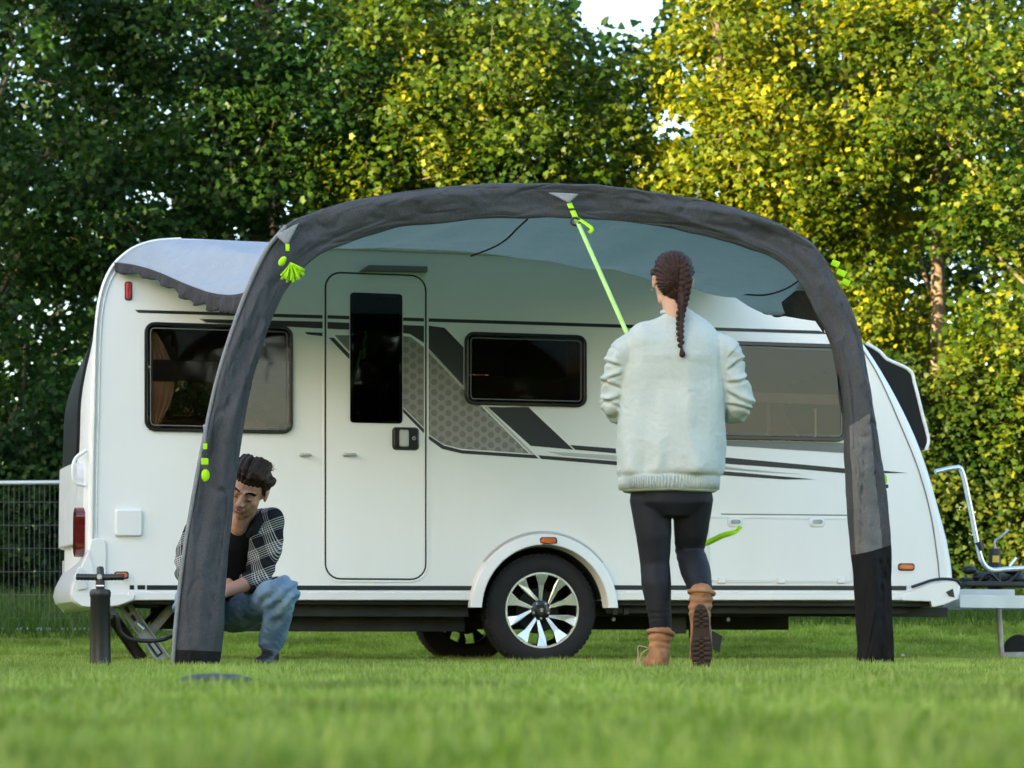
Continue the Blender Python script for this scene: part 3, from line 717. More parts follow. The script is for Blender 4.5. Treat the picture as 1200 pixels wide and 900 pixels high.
# ---------------------------------------------------------------- wire fence
fr = empty('wire_fence', W(240, 745, 21.0) * 1.0, 0, 'pale galvanised wire mesh fence running behind the caravan on the left', 'fence')
fr.location.z = gz(fr.location.x, 21.0)
FX0, FX1, FY = W(-60, 0, 21).x, W(560, 0, 21).x, 21.0
def fz(x): return gz(x, FY)
zt, zb = 1.45, 0.235
MB().tube([(FX0, FY, zt - .01), (FX1, FY, zt + .02)], .018, n=10).build('top_rail', M['pale_steel'], fr, smooth=60)
MB().tube([(FX0, FY, zb), (FX1, FY, zb)], .020, n=10).build('bottom_rail', M['pale_steel'], fr, smooth=60)
x = FX0 + .02; npost = 0
for k, px in enumerate((-25, 350, 556)):
    X = W(px, 0, FY).x
    MB().tube([(X, FY + .03, fz(X) - .1), (X, FY + .03, zt + .03)], .02, n=10).build('post', M['pale_steel'], fr, smooth=60)
wv = MB(); x = FX0 + .03
while x < FX1: wv.tube([(x, FY, zb), (x, FY, zt)], .0014, n=4, caps=False); x += .042
z = zb + .1
while z < zt - .05: wv.tube([(FX0, FY - .003, z), (FX1, FY - .003, z)], .0018, n=4, caps=False); z += .19
tag(wv.build('wire_mesh', M['wire'], fr), kind='stuff')
# daisies and clover heads in the long grass
for k, (px, py, D) in enumerate(((80, 755, 23.1), (88, 752, 23.2), (94, 757, 23.0), (98, 748, 23.4), (106, 751, 23.3), (1046, 700, 24.2), (1058, 768, 17.0))):
    p = W(px, py, D); g0 = gz(p.x, p.y)
    r = empty('wild_flower', (p.x, p.y, g0), 0, ('leftmost of the five white flowers left of the caravan bumper', 'white flower second from left in the group beside the caravan bumper', 'lowest white flower in the group left of the caravan bumper', 'highest white flower in the group left of the caravan bumper', 'rightmost white flower of the group left of the caravan bumper', 'white flower near the hedge, seen right of the awning', 'white flower in the short grass beneath the caravan nose')[k], 'flower', 'white wild flowers in the long grass')
    MB().tube([(p.x, p.y, g0 - .02), (p.x, p.y, max(p.z, g0 + .03))], .0018, n=5).build('stem', grass_m, r)
    MB().lathe((p.x, p.y, max(p.z, g0 + .03)), (0, -.5, .8), [(.002, -.004), (.014, 0), (.012, .006), (.003, .010)], 9).build('petals', M['abs'], r, smooth=60)

# ---------------------------------------------------------------- caravan
CW = 2.12
car = empty('caravan', C(0, 0, 0), VA, 'white single axle touring caravan with black side stripes parked across the grass', 'caravan')
prof_px = [(1117, 690), (1116, 672), (1110, 634), (1101, 600), (1090, 560), (1077, 522), (1062, 488), (1044, 453), (1025, 421), (1003, 390), (978, 362), (950, 340), (915, 322), (875, 311), (830, 306),
           (700, 299), (560, 292.5), (420, 287), (300, 282), (210, 278.5), (180, 281), (158, 288), (140, 299), (127, 315), (118, 334), (112, 360), (109, 400), (107, 480), (105, 560), (104, 640), (104, 700)]
prof = [S(x, y) for x, y in prof_px]
SKB = 0.385
prof[0] = (prof[0][0], SKB); prof[-1] = (prof[-1][0], SKB)
ws, wz = S(636.5, 718); WR = 0.335; wz = 0.325
# bottom edge with the wheel opening
bottom = [(prof[-1][0] + .02, SKB)]
for s in np.linspace(prof[-1][0] + .3, ws - .42, 6): bottom.append((s, SKB))
NA = 16; AR = 0.385; a0 = math.asin((SKB - wz) / AR)
for i in range(NA + 1):
    a = math.pi - a0 - (math.pi - 2 * a0) * i / NA
    bottom.append((ws + AR * math.cos(a), wz + AR * math.sin(a)))
for s in np.linspace(ws + .42, prof[0][0] - .3, 6): bottom.append((s, SKB))
# smooth roof, nose and tail
sp_ = spline([Vector((s, 0, z)) for s, z in prof], 90)
poly = [(p.x, p.z) for p in sp_] + bottom
def inset(poly, d):
    n = len(poly); out = []
    for i in range(n):
        a = Vector(poly[i - 1]); b = Vector(poly[i]); c = Vector(poly[(i + 1) % n])
        t = (c - a)
        if t.length < 1e-9: out.append(poly[i]); continue
        t.normalize(); nn = Vector((-t.y, t.x))
        out.append((b.x + nn.x * d, b.y + nn.y * d))
    return out
area = sum(poly[i - 1][0] * poly[i][1] - poly[i][0] * poly[i - 1][1] for i in range(len(poly)))
SGN = 1 if area > 0 else -1
smax_, smin_ = max(p[0] for p in poly), min(p[0] for p in poly); smid = (smax_ + smin_) / 2
def bulge(t): return 1 - (2 * t / CW - 1) ** 2
def end_push(s, z, t):
    """the nose and the tail bow outwards across the width"""
    b = bulge(t)
    f = sm(smid + 0.9, smax_, s) * 0.20
    k = sm(0, 1, (smid - 1.9 - s) / 0.6)
    r = -0.07 + .22 * sm(1.45, 2.2, z)
    return s + b * f + k * (b * r + .17 * sm(.35, 1, t / CW)), z
sect = []
RE = 0.035
ts = [0, .004, .012, .022, RE] + list(np.linspace(.15, CW - .15, 12)) + [CW - RE, CW - .022, CW - .012, CW - .004, CW]
for t in ts:
    e = min(t, CW - t); d = RE - math.sqrt(max(0, RE * RE - (RE - min(e, RE)) ** 2))
    sect.append([end_push(s, z, t) for s, z in inset(poly, SGN * d)])
shell = MB().grid([[C(s, t, z) for s, z in sec] for t, sec in zip(ts, sect)], closed=True)
shell.build('body_shell', M['gel'], car, smooth=40)

WINS = [(169, 380, 343, 507, 12), (544, 391, 687, 476, 11), (797, 401, 992, 516, 12), (410, 344, 471, 496, 4)]
def grow(r, d): return (r[0] - d, r[1] - d, r[2] + d, r[3] + d, max(1.5, r[4] + d))
def skewed(r):
    """the photo's horizontals fall to the right: shear the rounded rectangle in the picture accordingly"""
    pts = rrect(*r); xm = (r[0] + r[2]) / 2
    return [(x, HY + (y - HY) * (1 - (x - xm) / FPX * math.tan(VA) / (1 - (xm - CX) / FPX * math.tan(VA)))) for x, y in pts]
def side_wall(name, t, holes, flip=False):
    bm = bmesh.new()
    def loop(pts):
        vs = [bm.verts.new(tuple(wm(car).inverted() @ C(s, t, z))) for s, z in pts]
        for i in range(len(vs)): bm.edges.new((vs[i - 1], vs[i]))
    loop(sect[0] if not flip else sect[-1])
    for h in holes: loop([S(x, y) for x, y in h])
    bmesh.ops.triangle_fill(bm, use_beauty=True, edges=bm.edges[:])
    me = bpy.data.meshes.new(name)
    bmesh.ops.recalc_face_normals(bm, faces=bm.faces); bm.to_mesh(me); bm.free()
    me.materials.append(M['gel']); o = bpy.data.objects.new(name, me); COL.objects.link(o); o.parent = car
    return o
holes = [skewed(grow(w, -3)) for w in WINS]
side_wall('side_wall', 0, holes); side_wall('side_wall', CW, holes[:3], True)

# side windows: black rims, tinted panes; the same three on the far wall
for i, w in enumerate(WINS[:3]):
    for side in (0, 1):
        sgn = -1 if side == 0 else 1; base_t = 0 if side == 0 else CW
        o_, i_ = skewed(w), skewed(grow(w, -(4 if i != 2 else 5)))
        win = frame(o_, i_, base_t, base_t + sgn * .020).build('window', M['frameblk'], car, smooth=50, bevel=.004)
        MB().prism(loop_at(skewed(grow(w, -3.5)), base_t + sgn * .006), loop_at(skewed(grow(w, -3.5)), base_t + sgn * .014)).build('pane', M['glass'], win, smooth=40)
        if side == 0:
            ii = skewed(grow(w, -6.5)); i2 = skewed(grow(w, -7.5))
            frame(ii, i2, -.014, -.0165).build('inner_line', M['teal'], win, smooth=50)
# door
DR = (381, 321, 499, 679, 18)
def dpx(r): return skewed(r)
door = frame(dpx(grow(DR, 0.7)), dpx(grow(DR, -1.2)), 0.0, -.004).build('door', M['seam'], car, smooth=50)
# door leaf with window opening, 6 mm proud of the wall, built as a ring round its window
DO = dpx(grow(DR, -1.2)); DI = dpx(grow(WINS[3], -4))
frame(dpx(grow(DR, 3.2)), dpx(grow(DR, .8)), 0, -.006).build('door_surround', M['gel'], door, smooth=40, bevel=.002)
frame(DO, DI, 0.001, -.007).build('door_leaf', M['gel'], door, smooth=40, bevel=.002)
MB().prism(loop_at(dpx(WINS[3]), -.007), loop_at(dpx(WINS[3]), -.013)).build('door_window', M['glassdark'], door, smooth=40)
MB().prism(loop_at(dpx((413, 347, 468, 432, 2)), .03), loop_at(dpx((413, 347, 468, 432, 2)), .022)).build('blind', M['blind'], door)
MB().prism(loop_at(dpx((413, 432, 468, 492, 2)), .30), loop_at(dpx((413, 432, 468, 492, 2)), .29)).build('fly_screen', M['grey_mesh'], door)
hnd = MB().prism(loop_at(skewed((459, 500.5, 491, 528, 5)), -.007), loop_at(skewed((461, 502, 489, 526, 4)), -.024)).build('handle', M['frameblk'], door, smooth=40, bevel=.002)
MB().prism(loop_at(skewed((467, 504, 478, 524, 2)), -.024), loop_at(skewed((468, 505, 477, 523, 2)), -.036)).build('lever', M['silver'], hnd, smooth=40)
MB().lathe(SW(484, 514) + C(0, -.024, 0) - C(0, 0, 0), C(0, -1, 0) - C(0, 0, 0), [(.011, 0), (.011, .004), (.006, .005)], 14).build('lock', M['steel'], hnd, smooth=40)
def near(x, y, t): s, z = S(x, y); return C(s, t, z)
for (x0, y0, x1, y1) in ((402, 531, 416, 535), (352, 530.5, 363, 536)):
    MB().tube([near(x0, (y0 + y1) / 2, -.008), near(x0 + 1, (y0 + y1) / 2, -.028), near(x1 - 1, (y0 + y1) / 2, -.028), near(x1, (y0 + y1) / 2, -.008)], .009, n=8).build('door_catch', M['silver'], door, smooth=60)
# canopy light above the door
MB().prism(loop_at([(423, 317), (431, 311), (499, 312.5), (499, 320), (420, 319)], 0), loop_at([(423, 317), (431, 312), (499, 313.5), (499, 319.5), (421, 318.5)], -.05)).build('awning_light', M['teal'], car, bevel=.004)

# vinyl stripes (thin sheets lying on the wall, at two heights where they cross)
def stripe(px, m, name='stripe', lift=.0018, parent=car, base=0.0):
    return plate(px, base, base - lift).build(name, M[m], parent)
stripe([(158, 363), (162, 366.6), (378.5, 373.3), (378.5, 369.3)], 'black')
stripe([(501.5, 373), (501.5, 377), (960, 391.4), (972, 391.4), (960, 387.6)], 'black')
stripe([(233, 373.8), (242, 378), (378.5, 385), (378.5, 377)], 'black')
stripe([(357, 389), (360, 392), (378.5, 394), (378.5, 390)], 'black')
stripe([(501.5, 381.5), (501.5, 407.5), (543, 452), (543, 407), (521, 384)], 'black')
stripe([(571.6, 477), (619, 477), (672, 527), (622, 522.5)], 'black')
stripe([(668, 521.5), (674, 527), (720, 531.2), (845, 543), (940, 550), (990, 554.6), (1064, 554.4), (1040, 552), (990, 549), (845, 535.5), (720, 525.5)], 'black')
stripe([(501.5, 509.8), (501.5, 514), (518, 526), (541, 531.5), (631, 537.5), (627, 533.2), (541, 527.5), (520, 522)], 'black')
stripe([(630.5, 533.5), (634, 537.8), (720, 545), (845, 556.8), (920, 562), (955, 561.7), (845, 551.8), (720, 540.3)], 'black')
stripe([(501.5, 412), (501.5, 508.5), (519, 520.5), (541, 526), (620, 531.5), (566, 478), (545, 458)], 'hex', 'greige_panel')
stripe([(501.5, 408.5), (501.5, 411), (545, 457), (543.5, 452.5)], 'silver')
stripe([(567.5, 477), (570.5, 477), (627, 533), (622, 532)], 'silver')
stripe([(640, 529), (660, 534), (845, 549), (945, 556), (900, 554), (845, 545.2), (720, 533.6)], 'silver')
# the same graphics carried over the door leaf
for px, m in (([(383.5, 369.5), (383.5, 373.5), (409, 374.4), (409, 370.4)], 'black'), ([(472, 372.2), (472, 376.2), (496.5, 377), (496.5, 373)], 'black'),
              ([(383.5, 377.4), (383.5, 385.4), (409, 386.5), (409, 378.5)], 'black'), ([(472, 381), (472, 390.5), (480, 391.5), (496.5, 402), (496.5, 382)], 'black'),
              ([(385, 396), (409, 421), (409, 415), (391, 396)], 'black'), ([(392, 393), (409, 412), (409, 393)], 'teal'),
              ([(472, 478.5), (472, 483), (496.5, 508), (496.5, 503)], 'black')):
    stripe(px, m, 'stripe', .0016, door, -.0072)
stripe([(472, 394), (472, 477), (496.5, 501.5), (496.5, 407), (481, 395)], 'hex', 'greige_panel', .0016, door, -.0072)
# skirt and black sill line
sk = MB()
for a, b in ((150, 560), (718, 1085)):
    la = [(a, 693), (b, 693), (b, 704), (a, 704)]
    sk.prism(loop_at(la, .002), loop_at([(a, 694), (b, 694), (b, 703), (a, 703)], -.016))
sk.build('sill', M['abs'], car, bevel=.003)
for a, b in ((172, 560), (719, 1062)): stripe([(a, 685.8), (b, 686.6), (b, 691.8), (a, 691.2)], 'black', 'sill_stripe', .004)
for a, b in ((152, 157), (161, 170)): stripe([(a, 685.8), (b, 685.8), (b, 690.8), (a, 690.8)], 'black', 'sill_stripe', .004)
# seam lines of the side panel
stripe([(845, 601.8), (1003, 603.2), (1003, 604.6), (845, 603.2)], 'teal', 'seam', .001)
hat = frame(skewed((829, 606, 1000, 683, 4)), skewed((831, 608, 998, 681, 3)), 0, -.005).build('locker_hatch', M['trim'], car)
MB().prism(loop_at(skewed((831, 608, 998, 681, 3)), .0), loop_at(skewed((831.6, 608.6, 997.4, 680.4, 3)), -.004)).build('hatch_panel', M['gel'], hat)
for x in (861, 957):
    lt = MB().prism(loop_at(rrect(x - 9, 606, x + 9, 618, 4), -.004), loop_at(rrect(x - 8, 607, x + 8, 617, 4), -.010)).build('latch', M['abs'], hat, smooth=40)
    MB().prism(loop_at(rrect(x - 5, 609, x + 6, 614, 2), -.010), loop_at(rrect(x - 5, 609.5, x + 6, 613.5, 1.5), -.016)).build('latch_pull', M['steel'], lt, smooth=40)
for x in (845, 915, 985): MB().prism(loop_at(rrect(x - 5, 676, x + 5, 684, 1.5), -.004), loop_at(rrect(x - 4, 677, x + 4, 683, 1.5), -.012)).build('hinge', M['abs'], hat, smooth=40)
vc = MB().prism(loop_at(rrect(134, 596.5, 167, 629.5, 3), 0), loop_at(rrect(136, 598.5, 165, 627.5, 3), -.028)).build('service_cover', M['abs'], car, smooth=30, bevel=.003)
# window 3 sill band
stripe([(797, 515), (797, 519), (992, 531), (992, 519)], 'teal', 'window_band', .003)
# lamps
def lens(x, y, w, h, m, name, t=-.0, r=None, depth=.022):
    r = r or min(w, h) / 2 - .2
    b_ = MB().prism(loop_at(rrect(x - w / 2 - 1.2, y - h / 2 - 1.2, x + w / 2 + 1.2, y + h / 2 + 1.2, r), t), loop_at(rrect(x - w / 2 - 1, y - h / 2 - 1, x + w / 2 + 1, y + h / 2 + 1, r), t - .006)).build(name, M['blkplastic'], car, smooth=40)
    MB().prism(loop_at(rrect(x - w / 2, y - h / 2, x + w / 2, y + h / 2, r), t - .006), loop_at(rrect(x - w / 2 + 1.5, y - h / 2 + 1.2, x + w / 2 - 1.5, y + h / 2 - 1.2, max(.5, r - 1)), t - depth)).build('lens', M[m], b_, smooth=40)
    return b_
lens(640, 634.5, 18, 7, 'amber', 'side_reflector', t=-.05)
lens(1062, 664.5, 17, 6.5, 'amber', 'side_reflector')
lens(141, 674.5, 15, 6.5, 'amber', 'side_reflector', t=-.06)
lens(150.5, 341, 6.5, 20, 'red', 'marker_light', r=3)
# rail round the tail and roof
rail = [near(x, y, -.004) for x, y in [(107, 655), (108, 560), (110, 480), (112, 400), (115, 362), (121, 335), (131, 314), (145, 299), (162, 288.5), (184, 282.5), (212, 280.5)]]
MB().tube(spline(rail, 60), .016, n=8, flat=.7, up=C(0, 1, 0) - C(0, 0, 0)).build('corner_rail', M['trim'], car, smooth=60)
rail2 = [near(x + 5.5, y + (3 if y < 300 else 0), -.002) for x, y in [(107, 655), (108, 560), (110, 480), (112, 400), (115, 362), (121, 337), (131, 317), (145, 302), (162, 292.5), (184, 286)]]
MB().tube(spline(rail2, 60), .007, n=8).build('corner_rail', M['trim'], car, smooth=60)
rr_ = [near(x, y + 2, -.006) for x, y in [(205, 280.5), (300, 284), (420, 289), (560, 294.5), (700, 301), (830, 308), (875, 313)]]
MB().tube(spline(rr_, 40), .013, n=8).build('awning_rail', M['trim'], car, smooth=60)
nose_line = [near(x, y, -.002) for x, y in [(1006, 402), (1030, 442), (1056, 500), (1076, 550), (1090, 600), (1098, 650), (1101, 680)]]
MB().tube(spline(nose_line, 40), .004, n=6).build('nose_seam', M['teal'], car, smooth=60)

# wheel arch moulding
arch = MB(); inn, outr = [], []
IR, OR = 0.372, 0.455
n_ = 36
al = math.asin((S(560, 714)[1] - wz) / OR) * .6
rows0, rows1, rows2, rows3 = [], [], [], []
for i in range(n_ + 1):
    a = -al * .2 + (math.pi + al * .4) * i / n_
    k = OR - .0 + .03 * math.sin(a) ** 2 * 0
    c_, s_ = math.cos(a), math.sin(a)
    zz = lambda r: max(SKB - .045, wz + r * s_)
    rows0.append(C(ws + OR * c_, .002, zz(OR))); rows1.append(C(ws + (OR - .008) * c_, -.045, zz(OR - .008)))
    rows2.append(C(ws + (IR + .012) * c_, -.058, zz(IR + .012))); rows3.append(C(ws + IR * c_, .03, zz(IR)))
am = arch.grid([rows0, rows1, rows2, rows3]).build('wheel_arch', M['abs'], car, smooth=50, bevel=.006)
lip = [C(ws + (OR + .004) * math.cos(a), -.006, wz + (OR + .004) * math.sin(a)) for a in np.linspace(R(38), R(142), 30)]
MB().tube(lip, .007, n=8).build('arch_trim', M['silver'], am, smooth=60)

# wheels
def make_wheel(tc, side):
    """side -1: outer face towards the camera"""
    c = C(ws, tc, wz); ax = (C(0, side, 0) - C(0, 0, 0)); ex = (C(1, 0, 0) - C(0, 0, 0)); ez = Vector((0, 0, 1))
    R0 = WR
    ty = MB().lathe(c, ax, [(.222, .088), (.232, .098), (.262, .105), (.295, .100), (.318, .088), (.330, .070), (.335, .045), (.335, -.06), (.325, -.085), (.29, -.10), (.23, -.095), (.222, -.085)], 72)
    for k in range(60):                      # tread blocks
        a = 2 * math.pi * k / 60; e = ex * math.cos(a) + ez * math.sin(a); tt = -ex * math.sin(a) + ez * math.cos(a)
        for o_ in (-.05, -.012, .028, .062): ty.box(c + e * (.3315 if abs(o_) < .05 else .3300) + ax * o_, tt * .011, ax * .014, e * .004)
    wheel = ty.build('wheel', M['tyre'], car, smooth=35)
    rim = MB().lathe(c, ax, [(.224, .089), (.221, .094), (.214, .094), (.209, .084), (.206, .05), (.198, -.08), (.222, -.086)], 64).build('rim', M['rimblack'], wheel, smooth=40)
    MB().lathe(c, ax, [(.226, .090), (.2235, .0965), (.213, .0965), (.210, .088)], 72).build('rim_lip', M['alloy'], wheel, smooth=40)
    MB().lathe(c, ax, [(.0, .068), (.030, .068), (.034, .062), (.062, .055), (.066, .03), (.06, -.03), (0, -.03)], 32).build('hub', M['rimblack'], wheel, smooth=40)
    hc = MB().lathe(c, ax, [(0, .0725), (.022, .0725), (.026, .068), (.026, .06)], 24).build('hub_cap', M['blkplastic'], wheel, smooth=40)
    em = MB()                                # small silver arrow-like emblem on the cap
    def at2(u, v, h): return c + ex * u + ez * v + ax * h
    em.prism([at2(*p, .0725) for p in ((-.012, .002), (.002, .012), (.014, .006), (.002, .004))], [at2(*p, .0745) for p in ((-.012, .002), (.002, .012), (.014, .006), (.002, .004))])
    em.prism([at2(*p, .0725) for p in ((-.008, -.006), (.004, -.001), (.013, -.002), (.002, -.010))], [at2(*p, .0745) for p in ((-.008, -.006), (.004, -.001), (.013, -.002), (.002, -.010))])
    em.build('emblem', M['alloy'], wheel)
    for k in range(10):
        a = R(90 - 36 * k); tw = (.13 if k % 2 == 0 else -.13)
        def q(r, da, h):
            an = a + da; return c + (ex * math.cos(an) + ez * math.sin(an)) * r + ax * h
        wide = (.19 if k % 2 == 0 else .14)
        if k % 2 == 0:
            o2 = [(.213, -wide), (.213, wide), (.15, .125), (.062, .20), (.052, -.10), (.15, -.10)]
        else:
            o2 = [(.213, -wide), (.213, wide), (.165, .15), (.058, -.16), (.062, -.42), (.150, -.10)]
        h1 = lambda r: .064 + .028 * (r / .213) ** 2
        fr_ = [q(r, d, h1(r)) for r, d in o2]; bk_ = [q(r, d, h1(r) - .026) for r, d in o2]
        sp = MB().prism(bk_, fr_, 0)
        sp.m = [0, 0, 0, 0, 0, 0, 0, 1]
        sp.build('spoke', [M['rimblack'], M['alloy']], wheel, bevel=.0018)
    for k in range(5):
        a = R(54 + 72 * k)
        MB().lathe(c + (ex * math.cos(a) + ez * math.sin(a)) * .048 + ax * .058, ax, [(0, .012), (.007, .012), (.0085, .009), (.0085, 0)], 10).build('wheel_bolt', M['steel'], wheel, smooth=40)
    MB().lathe(c + ax * -.02, ax, [(0, 0), (.13, 0), (.135, -.02), (.0, -.02)], 32).build('brake_drum', M['chassis'], wheel, smooth=40)
    return wheel
make_wheel(.115, -1); make_wheel(CW - .115, 1)
# chassis under the floor
s0, s1 = prof[-1][0], prof[0][0]
def cbox(sa, sb, ta, tb, za, zb, m='chassis', name='chassis_rail', bevel=0.003, parent=None):
    c = C((sa + sb) / 2, (ta + tb) / 2, (za + zb) / 2)
    return MB().box(c, (C(1, 0, 0) - C(0, 0, 0)) * (sb - sa) / 2, (C(0, 1, 0) - C(0, 0, 0)) * (tb - ta) / 2, Vector((0, 0, (zb - za) / 2))).build(name, M[m], parent or car, bevel=bevel)
for a, b, ta, tb in ((s0 + .05, ws - .39, .03, CW - .03), (ws + .39, s1 - .05, .03, CW - .03), (ws - .389, ws + .389, .33, CW - .33)):
    cbox(a, b, ta, tb, SKB - .03, SKB - .002, 'under', 'floor_board'); cbox(a, b, ta, tb, .40, .42, 'wood', 'cabin_floor')
for tt in (.32, CW - .32):
    pts = [(ws + .384 * math.cos(a), wz + .384 * math.sin(a)) for a in np.linspace(R(9), R(171), 24)]
    MB().prism([C(s, tt, z) for s, z in pts], [C(s, tt + .01, z) for s, z in pts]).build('wheel_housing', M['under'], car)
nh = 24; hs = [[C(ws + .381 * math.cos(a), t, wz + .381 * math.sin(a)) for a in np.linspace(R(10), R(170), nh)] for t in (.03, .32)]
MB().grid(hs).build('wheel_housing', M['under'], car, smooth=60)
cbox(s0 + .55, ws - .40, .30, .34, .20, SKB - .03); cbox(ws + .40, s1 + .1, .30, .34, .295, SKB - .03)
cbox(s0 + .55, s1 - .4, CW - .34, CW - .30, .22, SKB - .03)
cbox(s0 + .55, ws - .42, .13, .16, .285, SKB - .03, 'chassis', 'floor_bearer'); cbox(ws + .42, s1 - .25, .12, .15, .31, SKB - .03, 'chassis', 'floor_bearer')
MB().tube([C(ws, .15, wz), C(ws, CW - .15, wz)], .05, n=12).build('axle', M['chassis'], car, smooth=60)
for s in (ws + .52, ws + 1.25): MB().lathe(C(s, .295, .275), C(0, -1, 0) - C(0, 0, 0), [(0, .01), (.012, .01), (.014, 0)], 6).build('bolt', M['steel'], car)
for k in (0, 1): cbox(ws + .46 + .07 * k, ws + .49 + .07 * k, .11, .12, .30, .345, 'blkplastic', 'bracket')
# mud flap and hanging bracket right of the wheel
a_, b_ = S(838, 725)[0], S(862, 725)[0]
cbox(a_, b_, .45, .50, .16, .37, 'blkplastic', 'drain_pipe'); MB().box(near(858, 752, .3), (C(1, 0, 0) - C(0, 0, 0)) * .03 + Vector((0, 0, -.015)), (C(0, 1, 0) - C(0, 0, 0)) * .01, Vector((.008, 0, .05))).build('mud_flap', M['blkplastic'], car)
cbox(S(808, 725)[0], S(832, 725)[0], .45, .50, .19, .36, 'blkplastic', 'step_bracket')

# tail: bumper, lights, rear window, grab handles
def edge_s(side, z):
    q = sorted((p[1], p[0]) for p in side)
    return float(np.interp(z, [a for a, b in q], [b for a, b in q]))
def tail_s(t, z):
    """s of the tail surface at width t and height z"""
    best = edge_s([p for p in poly[:90] if p[0] < smid], z)
    return end_push(best, z, t)[0]
def tail_patch(t0, t1, z0_, z1_, off, thick, r, m, name, nt=14, nzz=10, parent=None):
    rows0, rows1 = [], []
    for k in range(nzz + 1):
        z = z0_ + (z1_ - z0_) * k / nzz; ra, rb = [], []
        sh = r * max(0, 1 - min(k, nzz - k) / (nzz * .14)) ** 2
        for j in range(nt + 1):
            t = t0 + sh + (t1 - t0 - 2 * sh) * j / nt
            s = tail_s(t, z); ra.append(C(s - off, t, z)); rb.append(C(s - off - thick, t, z))
        rows0.append(ra); rows1.append(rb)
    mb = MB().grid(rows0); mb.grid(rows1)
    edge0 = rows0[0] + [q[-1] for q in rows0[1:]] + rows0[-1][-2::-1] + [q[0] for q in rows0[-2:0:-1]]
    edge1 = rows1[0] + [q[-1] for q in rows1[1:]] + rows1[-1][-2::-1] + [q[0] for q in rows1[-2:0:-1]]
    mb.prism(edge0, edge1, caps=False)
    return mb.build(name, M[m], parent or car, smooth=50, weld=.0005)
rw = tail_patch(.30, CW - .30, 1.16, 1.90, .0, .018, .1, 'cheek', 'rear_window')
tail_patch(.16, CW - .16, .70, 1.16, .0, .035, .05, 'trim', 'rear_panel')
for t0 in (.10, CW - .42):
    lp = tail_patch(t0, t0 + .09, .62, .90, .0, .05, .04, 'redd', 'rear_light', nt=5)
for t0 in (.05, CW - .05):
    pts = [C(tail_s(t0, z) - o_, t0, z) for z, o_ in ((1.02, .01), (1.045, .075), (1.16, .075), (1.22, .01))]
    MB().tube(spline(pts, 16), .011, n=8).build('grab_handle', M['abs'], car, smooth=60)
pts = [C(tail_s(1.55, z) - o_, 1.55, z) for z, o_ in ((.84, .0), (.86, .045), (1.02, .045), (1.05, .0))]
MB().tube(spline(pts, 16), .011, n=8).build('grab_handle', M['abs'], car, smooth=60)
# bumper: profile swept across the width
bp_px = [(104, 644), (100, 654), (93, 670), (86, 685), (84, 696), (87, 705), (96, 712), (112, 714), (140, 711), (158, 704), (160, 698), (115, 698)]
bp = [S(x, y) for x, y in bp_px]
rows = []
for t in [-.03, -.025, 0, .05] + list(np.linspace(.2, CW - .2, 9)) + [CW - .05, CW, CW + .025, CW + .03]:
    e = 0.5 * max(0, (.0 - t) / .03 if t < 0 else (t - CW) / .03 if t > CW else 0)
    b = max(0, bulge(max(0, min(CW, t))))
    cs, cz = bp[7]
    rows.append([C(s + (cs - s) * e * .12 - (b * .02 - .10 * sm(.4, 1, t / CW) + .01) * sm(bp[7][0] + .0, bp[3][0], s), t, z + (.50 - z) * e * .10) for s, z in bp])
bu = MB().grid(rows, closed=True); bu.f += [tuple(range(len(bp))), tuple(len(bu.v) - 1 - i for i in range(len(bp)))]; bu.m += [0, 0]
bu.build('rear_bumper', M['abs'], car, smooth=35, bevel=.008)
plate([(104, 640), (107, 632), (116, 630), (123, 634), (124, 648), (124, 694), (104, 694)], .0, -.022).build('bumper_corner', M['abs'], car, smooth=30, bevel=.006)
plate([(86, 676), (92, 664), (98, 668), (102, 690), (90, 692)], -.032, -.045).build('bumper_vent', M['trim'], car, bevel=.004)

# nose: bowed front window, nose moulding
def nose_s(t, z):
    best = edge_s([p for p in poly[:90] if p[0] > smid], z)
    return end_push(best, z, t)[0]
fo_px = [(1015, 402), (1031, 412), (1040, 421), (1066, 434), (1072, 450), (1081, 486), (1088, 515), (1085, 527), (1074, 520), (1058, 486), (1040, 453), (1022, 421)]
fo = [S(x, y, .14) for x, y in fo_px]
wrow = []
for t in [.14, .15] + list(np.linspace(.3, CW - .3, 9)) + [CW - .15, CW - .14]:
    b = bulge(t) - bulge(.14); wrow.append([C(s_ + b * .12, t, z_) for s_, z_ in fo])
wb = MB().grid(wrow, closed=True); wb.f += [tuple(range(len(fo))), tuple(len(wb.v) - 1 - i for i in range(len(fo)))]; wb.m += [0, 0]
fw = wb.build('front_window', M['cheek'], car, smooth=35, bevel=.004)
for row in (wrow[0], wrow[-1]): MB().tube(spline(row[:8], 40), .011, n=8).build('window_surround', M['abs'], fw, smooth=60)
MB().tube(spline([r_[3] for r_ in wrow], 30), .010, n=8).build('window_surround', M['abs'], fw, smooth=60)
nm = [(1056, 699), (1074, 690), (1090, 684), (1118, 680), (1124, 688), (1122, 702), (1105, 709), (1092, 712), (1090, 705), (1056, 704)]
nrow = []
npz = [S(x, y) for x, y in nm]
for t in [-.028, -.02, .02] + list(np.linspace(.2, CW - .2, 9)) + [CW - .02, CW + .02]:
    b = max(0, bulge(max(0, min(CW, t))))
    nrow.append([C(s + b * .2 * sm(npz[0][0], npz[3][0], s) - (.01 if t < -.02 else 0), t, z) for s, z in npz])
nb = MB().grid(nrow, closed=True); nb.f += [tuple(range(len(nm))), tuple(len(nb.v) - 1 - i for i in range(len(nm)))]; nb.m += [0, 0]
nb.build('nose_moulding', M['abs'], car, smooth=35, bevel=.006)
MB().tube(spline([near(x, y, -.03) for x, y in ((1066, 688), (1078, 684), (1090, 680), (1104, 678.5), (1118, 680), (1123, 684))], 30), .009, n=8).build('nose_trim', M['black'], car, smooth=60)
